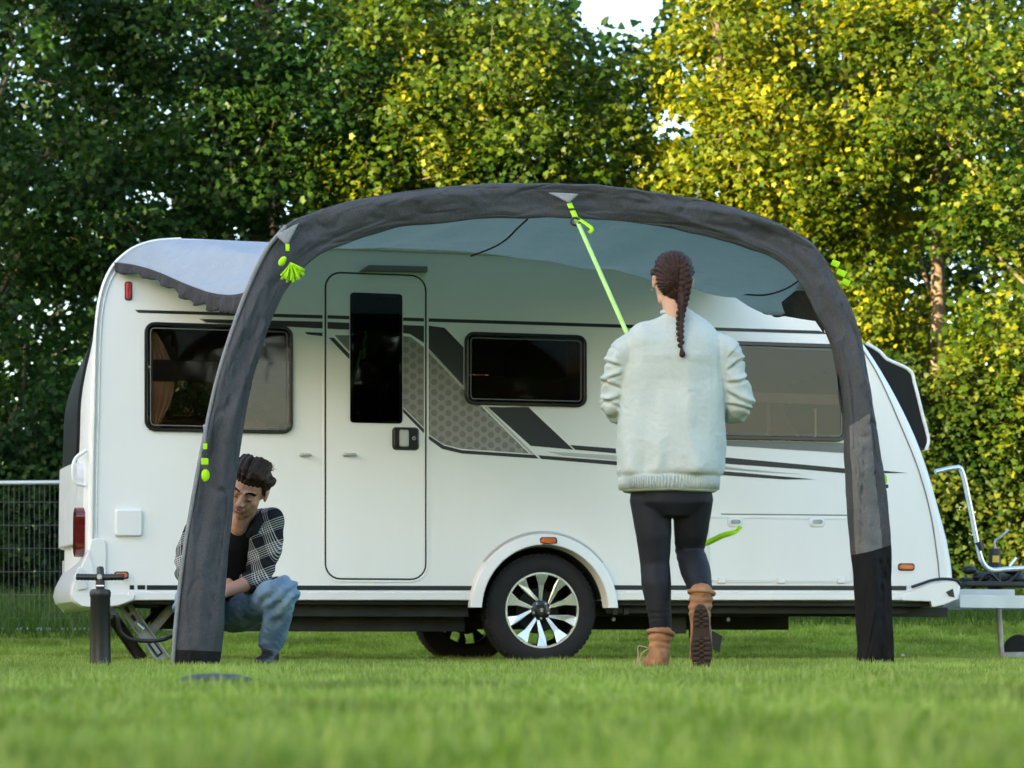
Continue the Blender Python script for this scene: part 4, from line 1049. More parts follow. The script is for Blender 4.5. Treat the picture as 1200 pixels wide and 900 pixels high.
MB().prism([near(x, y, -.029) for x, y in ((1106, 694), (1114, 690), (1116, 700), (1110, 699))], [near(x, y, -.034) for x, y in ((1106, 694), (1114, 690), (1116, 700), (1110, 699))]).build('nose_slot', M['black'], car)

# A-frame, hitch, handles (centre line of the width)
TC = CW / 2
def sc(x, y, t=TC): s, z = S(x, y, t); return C(s, t, z)
hitch = empty('hitch_assembly', C(0, 0, 0), 0); hitch.parent = car; hitch.matrix_basis = Matrix.Identity(4)
fz_ = .395
for tt in (-1, 1):
    a = C(S(1075, 700, TC)[0], TC + tt * .62, fz_); b = C(S(1085, 700, TC)[0] + 1.45, TC + tt * .07, fz_)
    dirv = (b - a).normalized(); sd_ = Vector((-dirv.y, dirv.x, 0))
    MB().box((a + b) / 2, dirv * (b - a).length / 2, sd_ * .028, Vector((0, 0, .042))).build('drawbar', M['pale_steel'], hitch, bevel=.004)
MB().box(sc(1152, 697, TC - .38), (C(1, 0, 0) - C(0, 0, 0)) * .22, (C(0, 1, 0) - C(0, 0, 0)) * .008, Vector((0, 0, .035))).build('side_plate', M['pale_steel'], hitch, bevel=.004)
cbox(S(1110, 0, TC)[0], S(1230, 0, TC)[0], TC - .3, TC + .3, .50, .53, 'blkplastic', 'hitch_cover', .006, hitch)
MB().tube(spline([sc(1128, 700 - 18), sc(1150, 683), sc(1176, 678), sc(1210, 676)], 20), .032, n=10).build('coupling_tube', M['chassis'], hitch, smooth=60)
MB().tube(spline([sc(1096, 553, .75), sc(1118, 548.5, .75), sc(1127, 552, .75), sc(1136, 590, .75), sc(1146, 640, .75), sc(1152, 660, .75), sc(1162, 668, .75), sc(1180, 667, .75), sc(1215, 665, .75)], 60), .017, n=12).build('manoeuvring_handle', M['alloy'], hitch, smooth=60)
MB().tube([sc(1146, 635, .75), sc(1149, 645, .75)], .024, n=12).build('handle_clamp', M['blkplastic'], hitch, smooth=60)
MB().tube([sc(1166, 695), sc(1166, 643)], [.045, .038], n=14).build('jockey_tube', M['blkplastic'], hitch, smooth=60)
MB().box(sc(1167, 655, TC - .05), (.022, 0, 0), (0, .003, 0), (0, 0, .022)).build('warning_label', mat('yellow_label', (.75, .50, .06), .5), hitch)
MB().tube(spline([sc(1166, 643), sc(1166, 634), sc(1172, 630), sc(1182, 621)], 16), .009, n=8).build('crank_handle', M['steel'], hitch, smooth=60)
MB().tube(spline([sc(1140, 690, .9), sc(1158, 672, .9), sc(1176, 684, .9), sc(1196, 668, .9), sc(1206, 640, .9)], 30), .011, n=8).build('cable', M['blkplastic'], hitch, smooth=60)
for (x, y, r) in ((1136, 668, .05), (1150, 676, .06), (1185, 668, .05), (1192, 678, .06)):
    MB().ball(sc(x, y, .95), (r, r * .7, r * .6), 10, 7).build('coupling_fitting', M['blkplastic'], hitch, smooth=180)
MB().tube([sc(1183, 664, .9), sc(1191, 654, .9)], .012, n=8).build('brake_lever', M['alloy'], hitch, smooth=60)
# jockey wheel and its frame
MB().tube([sc(1170, 712), sc(1174, 768)], .020, n=10).build('jockey_leg', M['steel'], hitch, smooth=60)
MB().lathe(sc(1194, 762), (0, 1, 0), [(0, -.03), (.06, -.035), (.095, -.03), (.105, 0), (.095, .03), (.06, .035), (0, .03)], 28).build('jockey_wheel', M['tyre'], hitch, smooth=50)
MB().box(sc(1190, 768, TC - .07), (.085, 0, 0), (0, .012, 0), (0, 0, .022)).build('foot_plate', M['steel'], hitch, bevel=.004)

# scissor steady under the tail
def bar(p, q, w, th, m, name='stabiliser_leg', holes_=False, parent=None):
    p, q = Vector(p), Vector(q); d = (q - p).normalized(); L_ = (q - p).length; yv = C(0, 1, 0) - C(0, 0, 0); sdv = d.cross(yv).normalized()
    mb = MB()
    mb.box((p + q) / 2, d * L_ / 2, sdv * w / 2, yv * th / 2)
    mb.box((p + q) / 2 - yv * .014 + sdv * w * .46, d * L_ / 2, sdv * w * .06, yv * .014); mb.box((p + q) / 2 - yv * .014 - sdv * w * .46, d * L_ / 2, sdv * w * .06, yv * .014)
    if holes_:
        for k in (.16, .30): mb.box(p.lerp(q, k) - yv * .008, d * .02, sdv * w * .12, yv * .006, 1)
        mb.box(p.lerp(q, .80) - yv * .006, d * .05, sdv * w * .28, yv * .004, 1); mb.box(p.lerp(q, .80) - yv * .009, d * .038, sdv * w * .14, yv * .004, 0)
    return mb.build(name, [M[m], M['seam']], parent or car, bevel=.002)
bar(sc(141, 703, .35), sc(192, 774, .35), .075, .006, 'steel', holes_=True)
bar(sc(206, 706, .42), sc(172, 745, .42), .05, .006, 'steel', 'stabiliser_brace')
bar(sc(132, 724, .95), sc(166, 773, .95), .07, .006, 'chassis', holes_=True)
bar(sc(196, 706, .55), sc(160, 738, .55), .03, .01, 'chassis', 'stabiliser_brace')
MB().tube([sc(160, 731, .30), sc(168, 738, .30)], .022, n=12).build('stabiliser_nut', M['alloy'], car, smooth=50)

# what shows through the panes
def curtain(x0, x1, y0, y1, t, m='cream', name='curtain', belly=0):
    rows = []
    for k in range(9):
        f = k / 8; y = y0 + (y1 - y0) * f; xa = x0; xb = x1 + belly * math.sin(math.pi * f); row = []
        for j in range(25):
            g = j / 24; s, z = S(xa + (xb - xa) * g, y); row.append(C(s, t + .004 * math.sin(g * 22), z))
        rows.append(row)
    return MB().grid(rows).build(name, M[m], car, smooth=180, solid=.004)
curtain(178, 184, 388, 503, .05, belly=22)
cbox(S(176, 0)[0], S(343, 0)[0], .9, 1.2, 1.40, 1.50, 'cream', 'bolster', .03); cbox(S(176, 0)[0], S(300, 0)[0], .8, 1.0, .9, 1.27, 'wood', 'cupboard', .01)
cbox(S(300, 0)[0], S(338, 0)[0], .5, .56, 1.28, 1.44, 'cream', 'backrest', .03)
MB().tube([near(305, 470, .3), near(318, 483, .3), near(340, 505, .3)], .03, n=10).build('lamp_arm', M['blkplastic'], car)
cbox(S(180, 0)[0], S(343, 0)[0], .03, .045, 1.62, 1.74, 'blind', 'blind', .004)
cbox(S(548, 0)[0], S(684, 0)[0], .03, .045, 1.56, 1.70, 'blind', 'blind', .004)
cbox(S(548, 0)[0], S(684, 0)[0], .55, 1.1, .42, 1.36, 'wood', 'worktop', .01); MB().tube(spline([near(575, 470, .5), near(590, 458, .5), near(620, 450, .5), near(665, 460, .5)], 20), .02, n=8).build('tap', M['steel'], car, smooth=60)
cbox(S(805, 0)[0], S(985, 0)[0], 1.5, 1.62, 1.0, 1.35, 'cream', 'backrest', .03)
cbox(S(797, 0)[0], S(990, 0)[0], .03, .05, 1.58, 1.64, 'inside', 'blind_cassette', .004)
cbox(S(905, 0)[0], S(909, 0)[0], .10, .13, 1.0, 1.62, 'inside', 'curtain_edge', .002); cbox(S(962, 0)[0], S(964, 0)[0], .10, .12, 1.1, 1.56, 'trim', 'blind_cord', .001)
for a, b in ((350, 540), (690, 790)): cbox(S(a, 0)[0], S(b, 0)[0], .5, CW - .1, .42, 2.1, 'wood', 'cabin_cupboard', .01)

# ---------------------------------------------------------------- awning
TA = -2.38
aw = empty('sun_awning', C(S(230, 0, TA)[0], TA, 0), VA, 'charcoal inflatable sun awning with pale roof cloth standing in front of the caravan', 'awning')
def A(x, y, t=TA): s, z = S(x, y, t); return C(s, t, max(z, 0.0))
YV = C(0, 1, 0) - C(0, 0, 0)
# outer and inner outline of the beam sleeve, read along its run: (outer x, y, inner x, y)
run = [(201, 790, 257, 790), (205, 730, 262, 735), (213, 660, 266, 665), (224, 590, 273, 590), (237, 520, 283, 520), (252, 450, 294, 455), (270, 390, 309, 402), (290, 336, 325, 358), (311, 293, 344, 327),
       (334, 265, 372, 301), (372, 247, 410, 284), (430, 232, 460, 268), (500, 221.5, 520, 260.5), (570, 216.5, 580, 256.5), (640, 215, 640, 256), (705, 218, 700, 257.5), (770, 226, 758, 263),
       (835, 238, 818, 275), (890, 253, 870, 290), (933, 273, 910, 306), (962, 297, 936, 330), (984, 335, 956, 366), (1000, 375, 970, 392), (1012, 430, 983, 440), (1022, 490, 990, 500), (1031, 550, 992, 560),
       (1038, 610, 995, 620), (1041, 670, 1002, 680), (1042, 730, 1006, 735), (1042, 788, 1006, 788)]
NS = 560
def flat(p): return Vector((p[0], 0, p[1]))
so = spline([flat(S(a, b, TA)) for a, b, c, d in run], NS); si = spline([flat(S(c, d, TA)) for a, b, c, d in run], NS)
NR = 80; rows = []; tot = 0.0
for i in range(NS):
    o_, n_ = so[i], si[i]; mid = (o_ + n_) / 2; hv = (o_ - n_) / 2; w = hv.length
    if i: tot += (mid - pm).length
    pm = mid
    f = i / (NS - 1)
    leg = max(sm(.30, .20, f), sm(.70, .82, f)) if False else (1 - sm(.18, .32, f)) + sm(.70, .80, f)
    hd = .060 + .042 * leg
    row = []
    for j in range(NR):
        a = 2 * math.pi * j / NR
        ca_, sa_ = math.cos(a), math.sin(a)
        ex = math.copysign(abs(ca_) ** .62, ca_); ey = math.copysign(abs(sa_) ** .75, sa_)
        if ex < 0 and leg < .5: ey *= 1 - .62 * (-ex) * (1 - leg)         # the lower edge of the arch hangs as a thin skirt
        s_ = 2.2 * tot; across = ex * w * 7
        # creases: long ones along the run, short diagonal ones round the corners, gathered near the feet
        g = abs(nz((s_ * .45 + across * .22, across * 1.1, ey), 1.0, 3)) * -.060 + nz((s_ * 1.1 - across * .6, across * .9, ey * 2), 1.0, 9) * .018 + nz((s_ * 4, across * 3, ey * 3), 1.0, 5) * .006
        g += -.008 * max(0, 1 - abs(nz((s_ * .7, across * 2.4, ey), 1.0, 51)) / .06) - .006 * max(0, 1 - abs(nz((s_ * 2.1 + across * .9, across * 1.2, ey), 1.0, 57)) / .05)
        g += -.014 * max(0, 1 - abs(nz((s_ * .55 + across * .45, across * .8, ey), 1.0, 33)) / .035) - .010 * max(0, 1 - abs(nz((s_ * 1.0 - across * .55, across * .9, ey), 1.0, 37)) / .035)
        g += .012 * (1 - leg) * math.sin(across * 2.4 + 4 * nz((s_ * .5, 0, 4), 1)) ; g += .010 * leg * math.sin(across * 3.2 + nz((s_ * .8, 0, 0), 1) * 5)
        edge = nz((s_ * 3.1, ex, 0), 1.0, 21) * .008
        p = mid + hv * ex * (1 + edge / max(w, .01))
        row.append(C(p.x, TA + ey * (hd + g) * (1 if ey < 0 else .8), max(p.z, -.01)))
    rows.append(row)
def sleeve_part(sel, name, m):
    mb = MB(); vmap = {}
    for i in range(NS - 1):
        for j in range(NR):
            if part_of[i][j] != sel: continue
            q = []
            for a, b in ((i, j), (i, (j + 1) % NR), (i + 1, (j + 1) % NR), (i + 1, j)):
                if (a, b) not in vmap: vmap[a, b] = len(mb.v); mb.v.append(tuple(rows[a][b]))
                q.append(vmap[a, b])
            mb.f.append(tuple(q)); mb.m.append(0)
    return mb.build(name, M[m], aw, smooth=180)
part_of = [[0] * NR for _ in range(NS)]
for i in range(NS):
    y_ = HY - (si[i].z - CH) / (A(1020 if i > NS / 2 else 230, 600).y) * FPX
    for j in range(NR):
        a = 2 * math.pi * (j + .5) / NR
        if i > NS * .6 and 500 < y_ < 650 and math.pi + .45 < a < 1.5 * math.pi + .12: part_of[i][j] = 1
        if i > NS * .6 and y_ >= 650 and not (a > 2 * math.pi - .62 or a < .5): part_of[i][j] = 2
        if i < NS * .4 and y_ >= 765: part_of[i][j] = 3
sleeve_part(0, 'beam_sleeve', 'sleeve'); sleeve_part(1, 'leg_panel', 'grey_mesh'); sleeve_part(2, 'leg_foot', 'blkcloth'); sleeve_part(3, 'leg_foot', 'blkcloth')
def pxo(x, y, dt=-.11, t=None): s, z = S(x, y, TA + dt); return C(s, TA + dt, max(z, 0))
def patch3(quad, n, m, name, dt=-.115, parent=None, amp=.012, seed=0, close_=0.006):
    """a cloth patch spanned between four picture corners, in front of the sleeve"""
    rows = []
    for i in range(n + 1):
        f = i / n; row = []
        for j in range(n + 1):
            g = j / n
            x = (quad[0][0] * (1 - g) + quad[1][0] * g) * (1 - f) + (quad[3][0] * (1 - g) + quad[2][0] * g) * f
            y = (quad[0][1] * (1 - g) + quad[1][1] * g) * (1 - f) + (quad[3][1] * (1 - g) + quad[2][1] * g) * f
            row.append(pxo(x, y, dt + .05 * (2 * g - 1) ** 2 + amp * nz((x * .06, y * .03, seed), 1)))
        rows.append(row)
    return MB().grid(rows).build(name, M[m], parent or aw, smooth=180, solid=close_)
# piping along the outer edge of the left leg, rear flap of the right leg, black foot, grey panels
pip = [pxo(a - 1 + 2, b, -.05) for a, b, c, d in run[:10]]
MB().tube(spline(pip, 70), .010, n=8).build('edge_piping', M['sleeve_pale'], aw, smooth=60)
MB().tube(spline([pxo(a, b + 1.5, -.02) for a, b, c, d in run[9:21]], 90), .008, n=8).build('edge_piping', M['hem'], aw, smooth=60)
# flap strip hanging inside the right leg
rws = []
for k in range(40):
    f = k / 39; y = 330 + (690 - 330) * f
    xi = 949 + 28 * sm(0, .25, f) + 18 * sm(.2, .6, f) + 6 * sm(.6, 1, f); wd = 9 + 7 * sm(.1, .8, f)
    rws.append([pxo(xi + wd * (j / 8 - .0) + 2.0 * math.sin(k * .7 + j), y, .02 + .02 * math.sin(j * 1.9 + k * .23)) for j in range(9)])
MB().grid(rws).build('leg_flap', M['hem'], aw, smooth=180, solid=.004)

# roof cloth: hangs from the arch to the rail on the caravan, loose at both side edges
def bez(pts, n): return spline(pts, n)
def C3(x, y, t): s, z = S(x, y, t); return C(s, t, z)
NU, NV = 110, 46
front_e = bez([C3(x, y, TA + .02) for x, y in ((345, 290), (380, 262), (440, 244), (520, 233), (600, 228), (680, 229), (760, 238), (830, 252), (890, 272), (930, 296), (955, 330))], NU)
rear_e = bez([C3(x, y, -.012) for x, y in ((134, 311), (146, 297.5), (164, 288), (190, 281.5), (240, 281), (330, 284.5), (450, 289.5), (560, 294.5), (660, 300), (740, 304), (800, 308), (835, 312), (858, 317))], NU)
hemL = bez([C3(x, y, t) for x, y, t in ((345, 290, TA + .02), (325, 320, -2.0), (300, 340, -1.6), (275, 349, -1.2), (245, 346, -.8), (215, 335, -.5), (185, 322, -.25), (158, 314, -.08), (134, 311, -.012))], NV)
hemR = bez([C3(x, y, t) for x, y, t in ((955, 330, TA + .02), (946, 350, -1.9), (930, 364, -1.4), (908, 368, -.9), (886, 360, -.6), (868, 347, -.35), (860, 331, -.15), (858, 317, -.012))], NV)
rows = []
for j in range(NV):
    v = j / (NV - 1); row = []
    for i in range(NU):
        u = i / (NU - 1)
        b0 = front_e[0].lerp(rear_e[0], v); b1 = front_e[-1].lerp(rear_e[-1], v); p = front_e[i].lerp(rear_e[i], v)
        fl = math.exp(-(u / .13) ** 2); frt = math.exp(-((1 - u) / .12) ** 2)
        p = p + (hemL[j] - b0) * fl + (hemR[j] - b1) * frt
        q = 4 * v * (1 - v)
        p.z -= (.10 + .10 * sm(.5, .85, u)) * q * (1 - fl) * (1 - frt)
        p.z += q * (.030 * nz((u * 14, v * 2.5, 0), 1, 2) + .014 * nz((u * 30, v * 6, 0), 1, 6) + .016 * math.sin(u * 60 + 3 * nz((u * 4, v * 2, 0), 1)) * (fl + frt + .15))
        row.append(p)
    rows.append(row)
MB().grid(rows).build('roof_cloth', M['roof'], aw, smooth=180)
# ruffled dark hems at the two loose edges
def ruffle(curve, drop, name, amp, lean=(0, 0), tail=1.0):
    c = spline(curve, 150); rws = []
    for k in range(6):
        f = k / 5; row = []
        for i, p in enumerate(c):
            g = i / 149; h = drop * (.55 + .45 * math.sin(math.pi * min(1, g * 1.1))) * (1 + .25 * nz((i * .11, 0, 0), 1, 7))
            wob = amp * f * (math.sin(i * .55 + 2 * nz((i * .05, 0, 0), 1)) + .6 * nz((i * .35, f * 2, 0), 1, 4))
            row.append(p + Vector((wob * .6, -.008 - abs(wob) * 1.0, .016 - h * f + .3 * wob * f)))
        rws.append(row)
    return MB().grid(rws).build(name, M['hem'], aw, smooth=180, solid=.003)
ruffle(hemL[2:], .10, 'side_hem', .028)
ruffle(hemR, .035, 'side_hem', .006)
# the dark gusset behind the right corner
rws = []
for k in range(12):
    f = k / 11; rws.append([C3(x_, y_, t_).lerp(C3(x2_, y2_, t2_), f) + Vector((0, .01 * math.sin(j * 2 + k * .5), 0)) for j, (x_, y_, t_, x2_, y2_, t2_) in
        enumerate(((954, 312, -2.33, 966, 392, -2.15), (943, 326, -2.05, 956, 376, -1.95), (932, 341, -1.8, 940, 374, -1.75), (916, 354, -1.5, 921, 371, -1.5)))])
MB().grid(rws).build('corner_gusset', M['hem'], aw, smooth=180, solid=.003)
# dark cords on the roof cloth underside
MB().tube(spline([C3(618, 257, TA + .1), C3(606, 268, TA + .25), C3(594, 280, TA + .4), C3(578, 290, TA + .6), C3(552, 300, TA + .85)], 20), .005, n=6).build('roof_cord', M['hem'], aw)
MB().tube(spline([C3(948, 318, TA + .1), C3(932, 332, -2.05), C3(915, 341, -1.7), C3(893, 346, -1.3), C3(862, 344, -.9)], 20), .005, n=6).build('roof_cord', M['hem'], aw)

# pale corner patches that carry the storm straps
def tri_patch(pts, m, name, n=8, dt=-.12, parent=None, mb=None):
    mb = mb or MB(); vs = []; fs = []; idx = {}
    a, b, c = [pxo(x, y, d) for x, y, d in pts]
    for i in range(n + 1):
        for j in range(n + 1 - i):
            f, g = i / n, j / n; idx[i, j] = len(vs)
            vs.append(a.lerp(b, f) + (c - a) * g + Vector((0, -.008 * math.sin(math.pi * (f + g)), 0)))
    for i in range(n):
        for j in range(n - i):
            fs.append((idx[i, j], idx[i + 1, j], idx[i, j + 1]))
            if j < n - i - 1: fs.append((idx[i + 1, j], idx[i + 1, j + 1], idx[i, j + 1]))
    mb.add(vs, fs); return mb.build(name, M[m], parent or aw, smooth=180, solid=.004)
tri_patch([(323, 276, -.10), (350, 261.5, -.09), (336.5, 288, -.125)], 'sleeve_pale', 'corner_patch')
tri_patch([(643, 226, -.10), (678, 227.5, -.10), (666.5, 238, -.125)], 'sleeve_pale', 'corner_patch')
tri_patch([(238, 498, -.10), (243.5, 498, -.10), (240.5, 521, -.13)], 'sleeve_pale', 'corner_patch')
def ribbon(pts, w, name, m='lime', parent=None, n=40, th=.0015, side=None, amp=0):
    c = spline(pts, n); rws = []
    for i, p in enumerate(c):
        t = (c[min(i + 1, n - 1)] - c[max(i - 1, 0)]).normalized()
        sv = Vector(side) if side else Vector((1, 0, .15)); sv = (sv - t * sv.dot(t)).normalized()
        if amp: sv = (sv + t.cross(sv) * amp * math.sin(i * .4)).normalized()
        rws.append([p - sv * w / 2, p + sv * w / 2])
    return MB().grid(rws).build(name, M[m], parent or aw, smooth=180, solid=th)
# left corner: lime loop, black buckle, hank of lime strap
MB().box(pxo(337, 290, -.135), (.0095, 0, 0), (0, .003, 0), (0, 0, .017)).build('strap_loop', M['lime'], aw, bevel=.003)
def buckle(x, y, dt, w=.014, h=.010):
    p = pxo(x, y, dt); mb = MB(); o_ = [p + Vector((a * w, 0, b * h)) for a, b in ((-1, -1), (1, -1), (1.15, 1), (-1.15, 1))]; i_ = [p + (q - p) * .6 for q in o_]
    mb.ring(o_, i_, [q + Vector((0, -.008, 0)) for q in o_], [q + Vector((0, -.008, 0)) for q in i_]); return mb.build('strap_buckle', M['blkplastic'], aw, bevel=.002)
buckle(337.5, 298, -.137); buckle(334, 306, -.145, .012, .010)
MB().ball(pxo(331, 306, -.145), (.017, .012, .026), 12, 8, rot=Euler((0, R(35), 0)).to_matrix()).build('strap_tail', M['lime'], aw, smooth=180)
hk = MB(); c0 = pxo(340.5, 308, -.14)
for k in range(16):                                       # loops of cord fanned out of the knot
    a = R(-128 + 96 * k / 15); L_ = .075 + .012 * math.sin(k * 2.1) + .012 * math.sin(math.pi * k / 15); d = Vector((math.cos(a), 0, math.sin(a))); sd_ = Vector((-d.z, 0, d.x))
    yb = -.006 + .010 * math.sin(k * 1.7)
    hk.tube(spline([c0, c0 + d * L_ * .5 + sd_ * .003 + Vector((0, yb, 0)), c0 + d * L_ + Vector((0, yb * 1.5, 0)), c0 + d * L_ * .97 + sd_ * .007 + Vector((0, yb * 1.5 - .003, 0)), c0 + d * L_ * .5 + sd_ * .005 + Vector((0, yb - .006, 0)), c0 + Vector((0, -.008, 0))], 16), .0032, n=5)
hk.build('strap_hank', M['lime'], aw, smooth=180)
# lower left leg: strap with rolled tail
MB().box(pxo(240.5, 523, -.135), (.010, 0, 0), (0, .003, 0), (0, 0, .014)).build('strap_loop', M['lime'], aw, bevel=.003)
buckle(240, 532, -.137, .013, .012)
MB().box(pxo(240, 541, -.14), (.017, 0, 0), (0, .006, 0), (0, 0, .016)).build('strap_tail', M['lime'], aw, bevel=.004)
MB().box(pxo(240.5, 547.5, -.15), (.015, 0, 0), (0, .004, 0), (0, 0, .009)).build('strap_buckle', M['blkplastic'], aw, bevel=.002)
MB().ball(pxo(240.8, 557, -.148), (.020, .014, .030), 14, 10).build('strap_tail', M['lime'], aw, smooth=180)
# right shoulder and right leg: lime straps seen past the outer edge
for k, (x, y, w) in enumerate(((979, 309, .026), (986, 320, .030), (991, 331, .026))):
    MB().box(pxo(x, y, .04), Vector((w * .75, 0, -w * .3)), (0, .008, 0), Vector((.007, 0, .014))).build('strap_tail', M['lime'], aw, bevel=.004)
MB().ball(pxo(1036.5, 562, .02), (.014, .014, .028), 10, 8).build('strap_tail', M['lime'], aw, smooth=180)
MB().ball(pxo(1036.5, 578, .02), (.014, .014, .024), 10, 8).build('strap_tail', M['lime'], aw, smooth=180)
MB().box(pxo(1037, 570, .01), (.016, 0, 0), (0, .014, 0), (0, 0, .009)).build('strap_buckle', M['blkplastic'], aw, bevel=.002)
# the long guy strap from the arch to the woman's hands
DW = 10.7
hand_l = W(762, 452, DW + .34); hand_r = W(782, 468, DW + .33)
p0 = pxo(667, 238, -.13)
ribbon([p0, p0.lerp(hand_l, .12)], .026, 'guy_strap_top', 'lime', n=8)
ribbon([p0.lerp(hand_l, .10), p0.lerp(hand_l, .5), hand_l], .021, 'guy_strap', 'limepale', n=30)
ribbon([p0.lerp(hand_l, .09) + Vector((.0, -.02, 0)), p0.lerp(hand_l, .16) + Vector((.05, -.04, 0)), p0.lerp(hand_l, .185) + Vector((.03, -.01, 0))], .02, 'strap_tail', 'lime', n=10)
q0 = p0.lerp(hand_l, .115)
MB().tube([q0 + Vector((.022 * math.cos(a) - .01, -.012, .018 * math.sin(a))) for a in np.linspace(0, 2 * math.pi, 14)[:-1]], .006, n=8, closed=True).build('strap_buckle', M['blkplastic'], aw, smooth=60)
MB().tube([p0.lerp(hand_l, .04) + Vector((x, -.006, 0)) for x in (-.016, .016)], .006, n=8).build('strap_buckle', M['blkplastic'], aw, smooth=60)
ribbon([hand_r, W(790, 520, DW + .36), W(800, 600, DW + .33), W(812, 640, DW + .30), W(829, 636, DW + .28), W(846, 628, DW + .26), W(862, 623, DW + .24), W(868, 617, DW + .24)], .024, 'guy_strap_tail', 'lime', n=60, side=(0, .3, 1), amp=.5)

# ---------------------------------------------------------------- hand pump
PD = 12.0
pb_ = W(117.5, 776, PD); pb_.z = 0
pu = empty('hand_pump', pb_, 0, 'black upright hand pump with T handle standing left of the awning leg', 'pump')
def PZ(y): return CH + (HY - y) / FPX * PD
MB().lathe(pb_, (0, 0, 1), [(0, 0), (.052, 0), (.050, .01), (.046, PZ(700)), (.049, PZ(699)), (.050, PZ(694)), (.044, PZ(691)), (.02, PZ(690)), (0, PZ(690))], 28).build('barrel', M['blkplastic'], pu, smooth=40)
MB().lathe(pb_, (0, 0, 1), [(.0, PZ(690)), (.020, PZ(690)), (.022, PZ(684)), (.017, PZ(676)), (.017, PZ(666)), (.012, PZ(664)), (0, PZ(663.5))], 20).build('shaft', M['blkplastic'], pu, smooth=40)
MB().box(pb_ + Vector((.002, 0, PZ(686.5))), (.019, 0, 0), (0, .0225, 0), (0, 0, .004)).build('collar_ring', M['alloy'], pu, bevel=.002)
for sgn in (-1, 1):
    pts = [pb_ + Vector((sgn * (.012 + .1 * k / 12), 0, PZ(676.5) + .002 * k / 12)) for k in range(13)]
    MB().tube(pts, [.014 + .0022 * (k % 2) for k in range(13)], n=12).build('grip', M['blkplastic'], pu, smooth=50)
MB().lathe(pb_ + Vector((0, -.018, PZ(676))), (0, -1, 0), [(0, .006), (.012, .006), (.014, 0)], 14).build('cap', M['steel'], pu, smooth=40)
MB().tube([pb_ + Vector((.045, 0, .30)), pb_ + Vector((.055, 0, .26))], .012, n=10).build('hose_fitting', M['blkplastic'], pu, smooth=50)
hs_ = spline([pb_ + Vector((.052, 0, .27)), W(137, 722, PD), W(140, 738, PD + .02), W(150, 748, PD + .05), W(170, 751, PD + .1), W(188, 750, PD + .12), W(200, 746, PD + .15), W(212, 742, PD + .2)], 60)
MB().tube(hs_, [.010 + (.0009 if k % 2 else 0) for k in range(60)], n=10).build('hose', M['blkplastic'], pu, smooth=180)

# lid lying in the near grass
ld = W(252, 806, 6.9); ld.z = 0
l_ = empty('lid', ld, 0, 'round black lid half hidden in the blurred grass nearest the camera', 'lid')
MB().lathe(ld, (0, 0, 1), [(.095, .0), (.105, .026), (.098, .042), (.06, .052), (0, .055)], 36).build('cap', M['seam'], l_, smooth=40)
MB().lathe(ld, (0, 0, 1), [(.104, .020), (.111, .023), (.111, .029), (.103, .032)], 36).build('rim', M['blkplastic'], l_, smooth=40)

# ---------------------------------------------------------------- people
def cap(mb, a, b, ra, rb, n=14, squash=None):
    """tapered capsule from a to b"""
    a, b = Vector(a), Vector(b); d = b - a; L_ = d.length; t = d.normalized() if L_ > 1e-6 else Vector((0, 0, 1))
    pts, rs = [], []
    for k in range(5):
        th = math.pi / 2 * (1 - k / 4); pts.append(a - t * ra * math.sin(th)); rs.append(max(1e-4, ra * math.cos(th)))
    for k in range(5):
        th = math.pi / 2 * k / 4; pts.append(b + t * rb * math.sin(th)); rs.append(max(1e-4, rb * math.cos(th)))
    return mb.tube(pts, rs, n=n, caps=True)
def chain(mb, pts, rs, n=14):
    for i in range(len(pts) - 1): cap(mb, pts[i], pts[i + 1], rs[i], rs[i + 1], n)
def rings(mb, data, n=28, p=2.4):
    """stack of superellipses: (centre, rx, ry[, tilt vector])"""
    rows = []
    for c, rx, ry in data:
        c = Vector(c); row = []
        for j in range(n):
            a = 2 * math.pi * j / n; ca_, sa_ = math.cos(a), math.sin(a)
            row.append(c + Vector((rx * math.copysign(abs(ca_) ** (2 / p), ca_), ry * math.copysign(abs(sa_) ** (2 / p), sa_), 0)))
        rows.append(row)
    b = len(mb.v); mb.grid(rows, closed=True)
    mb.f += [tuple(b + j for j in range(n - 1, -1, -1)), tuple(b + (len(rows) - 1) * n + j for j in range(n))]; mb.m += [0, 0]
def meld(mb, voxel, smooth_=4, fn=None, name='x', m=None, parent=None, tint=None):
    """one continuous skin round the collected shapes, then fine relief along the normals"""
    bm = bmesh.new(); me0 = bpy.data.meshes.new('source'); me0.from_pydata(mb.v, [], mb.f)
    bm.from_mesh(me0); bmesh.ops.recalc_face_normals(bm, faces=bm.faces); bm.to_mesh(me0); bm.free()
    o0 = bpy.data.objects.new('source', me0); COL.objects.link(o0)
    md = o0.modifiers.new('r', 'REMESH'); md.mode = 'VOXEL'; md.voxel_size = voxel
    s_ = o0.modifiers.new('s', 'SMOOTH'); s_.iterations = smooth_; s_.factor = .5
    dg = bpy.context.evaluated_depsgraph_get(); me = bpy.data.meshes.new_from_object(o0.evaluated_get(dg)); me.name = name
    bpy.data.objects.remove(o0); bpy.data.meshes.remove(me0)
    n = len(me.vertices); co = np.empty(n * 3, dtype=np.float32); me.vertices.foreach_get('co', co); co = co.reshape(-1, 3)
    if fn:
        no = np.array([v.normal[:] for v in me.vertices])
        d = np.array([fn(Vector(c), Vector(q)) for c, q in zip(co, no)])
        co = co + no * d[:, None]
    if tint:
        at = me.attributes.new('tint', 'FLOAT', 'POINT'); at.data.foreach_set('value', np.array([tint(Vector(c)) for c in co], dtype=np.float32))
    if parent is not None:
        inv = np.array(wm(parent).inverted()); co = co @ inv[:3, :3].T + inv[:3, 3]
    me.vertices.foreach_set('co', np.ascontiguousarray(co, dtype=np.float32).ravel()); me.update()
    me.materials.clear(); me.materials.append(m)
    me.polygons.foreach_set('use_smooth', [True] * len(me.polygons))
    o = bpy.data.objects.new(name, me); COL.objects.link(o); o.parent = parent
    return o

